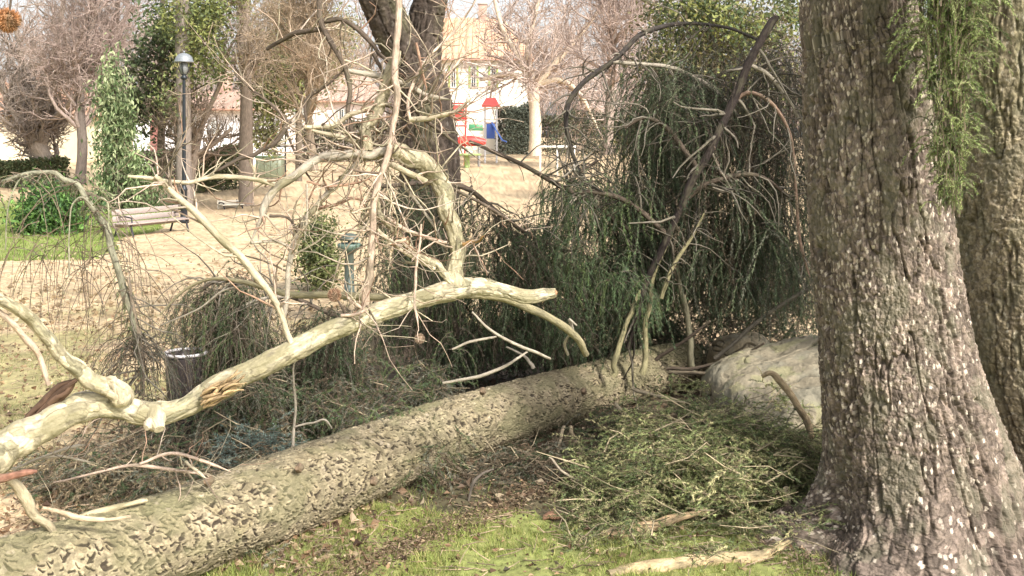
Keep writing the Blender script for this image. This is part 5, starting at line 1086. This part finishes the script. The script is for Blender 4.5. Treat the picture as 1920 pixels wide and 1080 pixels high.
# ------------------------------------------------------------------ buildings
def house(name, label, D, px0, px1, yeave, yridge, wallc, roofc, shut, wins, wy, depth=9.0, hip=.25, door=None):
    s_ = D/F; X = lambda px: (px-960)*s_; Z = lambda py: H-(py-HOR)*s_; zg = float(g0(X((px0+px1)/2), D))-.3
    x0, x1 = X(px0), X(px1); ze, zr = Z(yeave), Z(yridge); t = thing(name, ((x0+x1)/2, D, zg), label, 'building')
    b = MB(); b.box(((x0+x1)/2, D+depth/2, (zg+ze)/2), (x1-x0, depth, ze-zg), 0, wallc); b.build('wall', M['wall'], t, smooth=False)
    ov = .5; hx = (x1-x0)*hip
    A = np.array([(x0-ov, D-ov, ze+.02), (x1+ov, D-ov, ze+.02), (x1+ov, D+depth+ov, ze+.02), (x0-ov, D+depth+ov, ze+.02), (x0+hx, D+depth/2, zr), (x1-hx, D+depth/2, zr)])
    rf = MB()
    rf.add(A, [(0, 1, 5, 4), (2, 3, 4, 5), (3, 2, 1, 0)], [(1, 2, 5), (3, 0, 4)], roofc)
    # rows of tiles as raised ribs on the front slope
    n = int((x1-x0)/.45)
    for i in range(n):
        f = (i+.5)/n; p0 = A[0]*(1-f)+A[1]*f; q = min(1, min(f, 1-f)*(x1-x0+2*ov)/(hx+ov)); p1 = p0 + (np.array([p0[0], D+depth/2, zr])-p0)*q
        rf.tubes(np.array([p0, p1])+[0, 0, .03], np.array([.09, .09]), 5, np.array(roofc)*rng.uniform(.75, 1.2))
    roof = rf.build('roof', M['tile'], t, smooth=False)
    ch = MB(); ch.box((x0+(x1-x0)*.6, D+depth*.5, zr+.4), (.7, .7, 1.4), 0, (.45, .3, .24), .02); ch.box((x0+(x1-x0)*.6, D+depth*.5, zr+1.15), (.85, .85, .12), 0, (.35, .3, .26), .02); c = ch.build('chimney', M['wall'], roof)
    g = MB(); g.tubes(np.array([[x0-ov, D-ov-.06, ze-.03], [x1+ov, D-ov-.06, ze-.03]]), np.array([.07, .07]), 8, (.45, .25, .18), cap=True); g.build('gutter', M['paint'], roof)
    for px in wins:
        for (ya, yb) in wy:
            w1 = 16*s_; zc = (Z(ya)+Z(yb))/2; hh = Z(ya)-Z(yb); f = MB()
            for e in (-1, 1): f.box((X(px)+e*w1*.27, D-.03, zc), (.09, .09, hh), 0, (.6, .6, .56))
            f.box((X(px), D-.03, zc+hh/2), (w1*.62, .095, .09), 0, (.6, .6, .56)); f.box((X(px), D-.03, zc-hh/2), (w1*.7, .16, .09), 0, (.6, .6, .56)); f.box((X(px), D-.035, zc), (.05, .07, hh*.95), 0, (.6, .6, .56))
            wo = f.build('window', M['paint'], t, smooth=False)
            p = MB(); p.box((X(px), D-.004, zc), (w1*.52, .03, hh), 0, (.1, .1, .1)); p.build('pane', M['glass'], wo, smooth=False)
            for e in (-1, 1):
                sh = MB(); sh.box((X(px)+e*w1*.47, D-.055, zc), (w1*.24, .05, hh*1.05), 0, shut, .01)
                for k in range(7): sh.box((X(px)+e*w1*.47, D-.085, zc-hh*.45+hh*.15*k), (w1*.2, .02, hh*.06), 0, shut)
                sh.build('shutter', M['paint'], t, smooth=False)
    return t
house('house', 'white house with an orange tiled roof and green shutters beyond the playground', 85, 770, 990, 112, 22, (.80, .76, .66), (.60, .37, .24), (.34, .42, .14), (812, 850, 888, 925), ((124, 164),), hip=.22)
house('house', 'low white building behind the red pillar and street lamp', 60, 250, 470, 205, 165, (.82, .80, .80), (.40, .28, .22), (.4, .4, .4), (330, 400), ((225, 250),), hip=.1)
house('house', 'cream house partly seen through the grey tree at the left edge', 62, -120, 112, 215, 150, (.75, .66, .48), (.42, .26, .18), (.4, .25, .1), (-60, -10, 60), ((235, 262),), hip=.1)
house('house', 'pale pinkish building far behind the tangle left of the forked tree', 90, 470, 700, 190, 130, (.70, .60, .56), (.45, .33, .27), (.4, .4, .36), (500, 560, 640), ((205, 240),), hip=.12)
def pillar():
    D = 45; s_ = D/F; X = (291-960)*s_; Z = lambda py: H-(py-HOR)*s_; zg = float(g0(X, D))
    t = thing('brick_pillar', (X, D, zg), 'tall reddish pillar in front of the low white building', 'pillar')
    b = MB(); b.box((X, D, (zg+Z(210))/2), (15*s_, .35, Z(210)-zg), 0, (.45, .20, .17), .02); b.build('shaft', M['wall'], t, smooth=False)
    b = MB(); b.box((X, D, Z(209)+.06), (18*s_, .42, .12), 0, (.4, .25, .2), .02); b.build('cap', M['wall'], t, smooth=False)
    b = MB(); b.box((X, D, zg+.3), (24*s_, .5, .9), 0, (.42, .26, .2), .03); b.build('plinth', M['wall'], t, smooth=False)
pillar()

def far_wood():
    """the wood beyond the park, too far off to count"""
    b = MB(); n = 5200; x = rng.uniform(-75, 75, n); y = rng.uniform(100, 135, n); z0 = g0(x, y)
    k = ~((np.abs((x/y*F+960)-850) < 75)); x, y, z0 = x[k], y[k], z0[k]; n = len(x)
    h = rng.uniform(6, 19, n); st = np.stack([x, y, z0+h*rng.uniform(.1, .8, n)], 1); d = nrm(np.stack([rng.normal(0, .5, n), rng.normal(0, .3, n), np.ones(n)], 1)); P_ = [st]
    for i in range(4): d = nrm(d+rng.normal(0, .2, (n, 3))); P_.append(P_[-1]+d*rng.uniform(.6, 1.4, (n, 1)))
    P_ = np.stack(P_, 1); b.tubes(P_, np.tile([.09, .07, .05, .04, .02], (n, 1)), 3, np.array((.40, .31, .27))*rng.uniform(.6, 1.3, (n, 1)))
    c2, r2 = shoots(P_, np.full(P_.shape[:2], .05), 26000, (.8, 2.6), 4, .9, (0, 0, .1), .25, .5, rmin=.02); b.tubes(c2, r2, 3, np.array((.44, .35, .31))*rng.uniform(.6, 1.4, (26000, 1)))
    tag(b.build('wood', M['twig']), 'pinkish grey leafless wood far beyond the park', 'wood', kind='stuff')
far_wood()
GR = {'bare_tree': 'bare trees of the park', 'hedge': 'hedges along the far side of the park', 'house': 'buildings beyond the park', 'ivy_tree': 'ivy clad trees', 'park_bench': 'park benches', 'spruce_tree': 'standing spruces at the right'}
for o in COL.objects:
    k = o.name.split('.')[0]
    if o.parent is None and 'label' in o and 'group' not in o:
        if k in GR: o['group'] = GR[k]
        elif k.endswith('stick') or k == 'broken_twig': o['group'] = 'loose sticks on the ground'
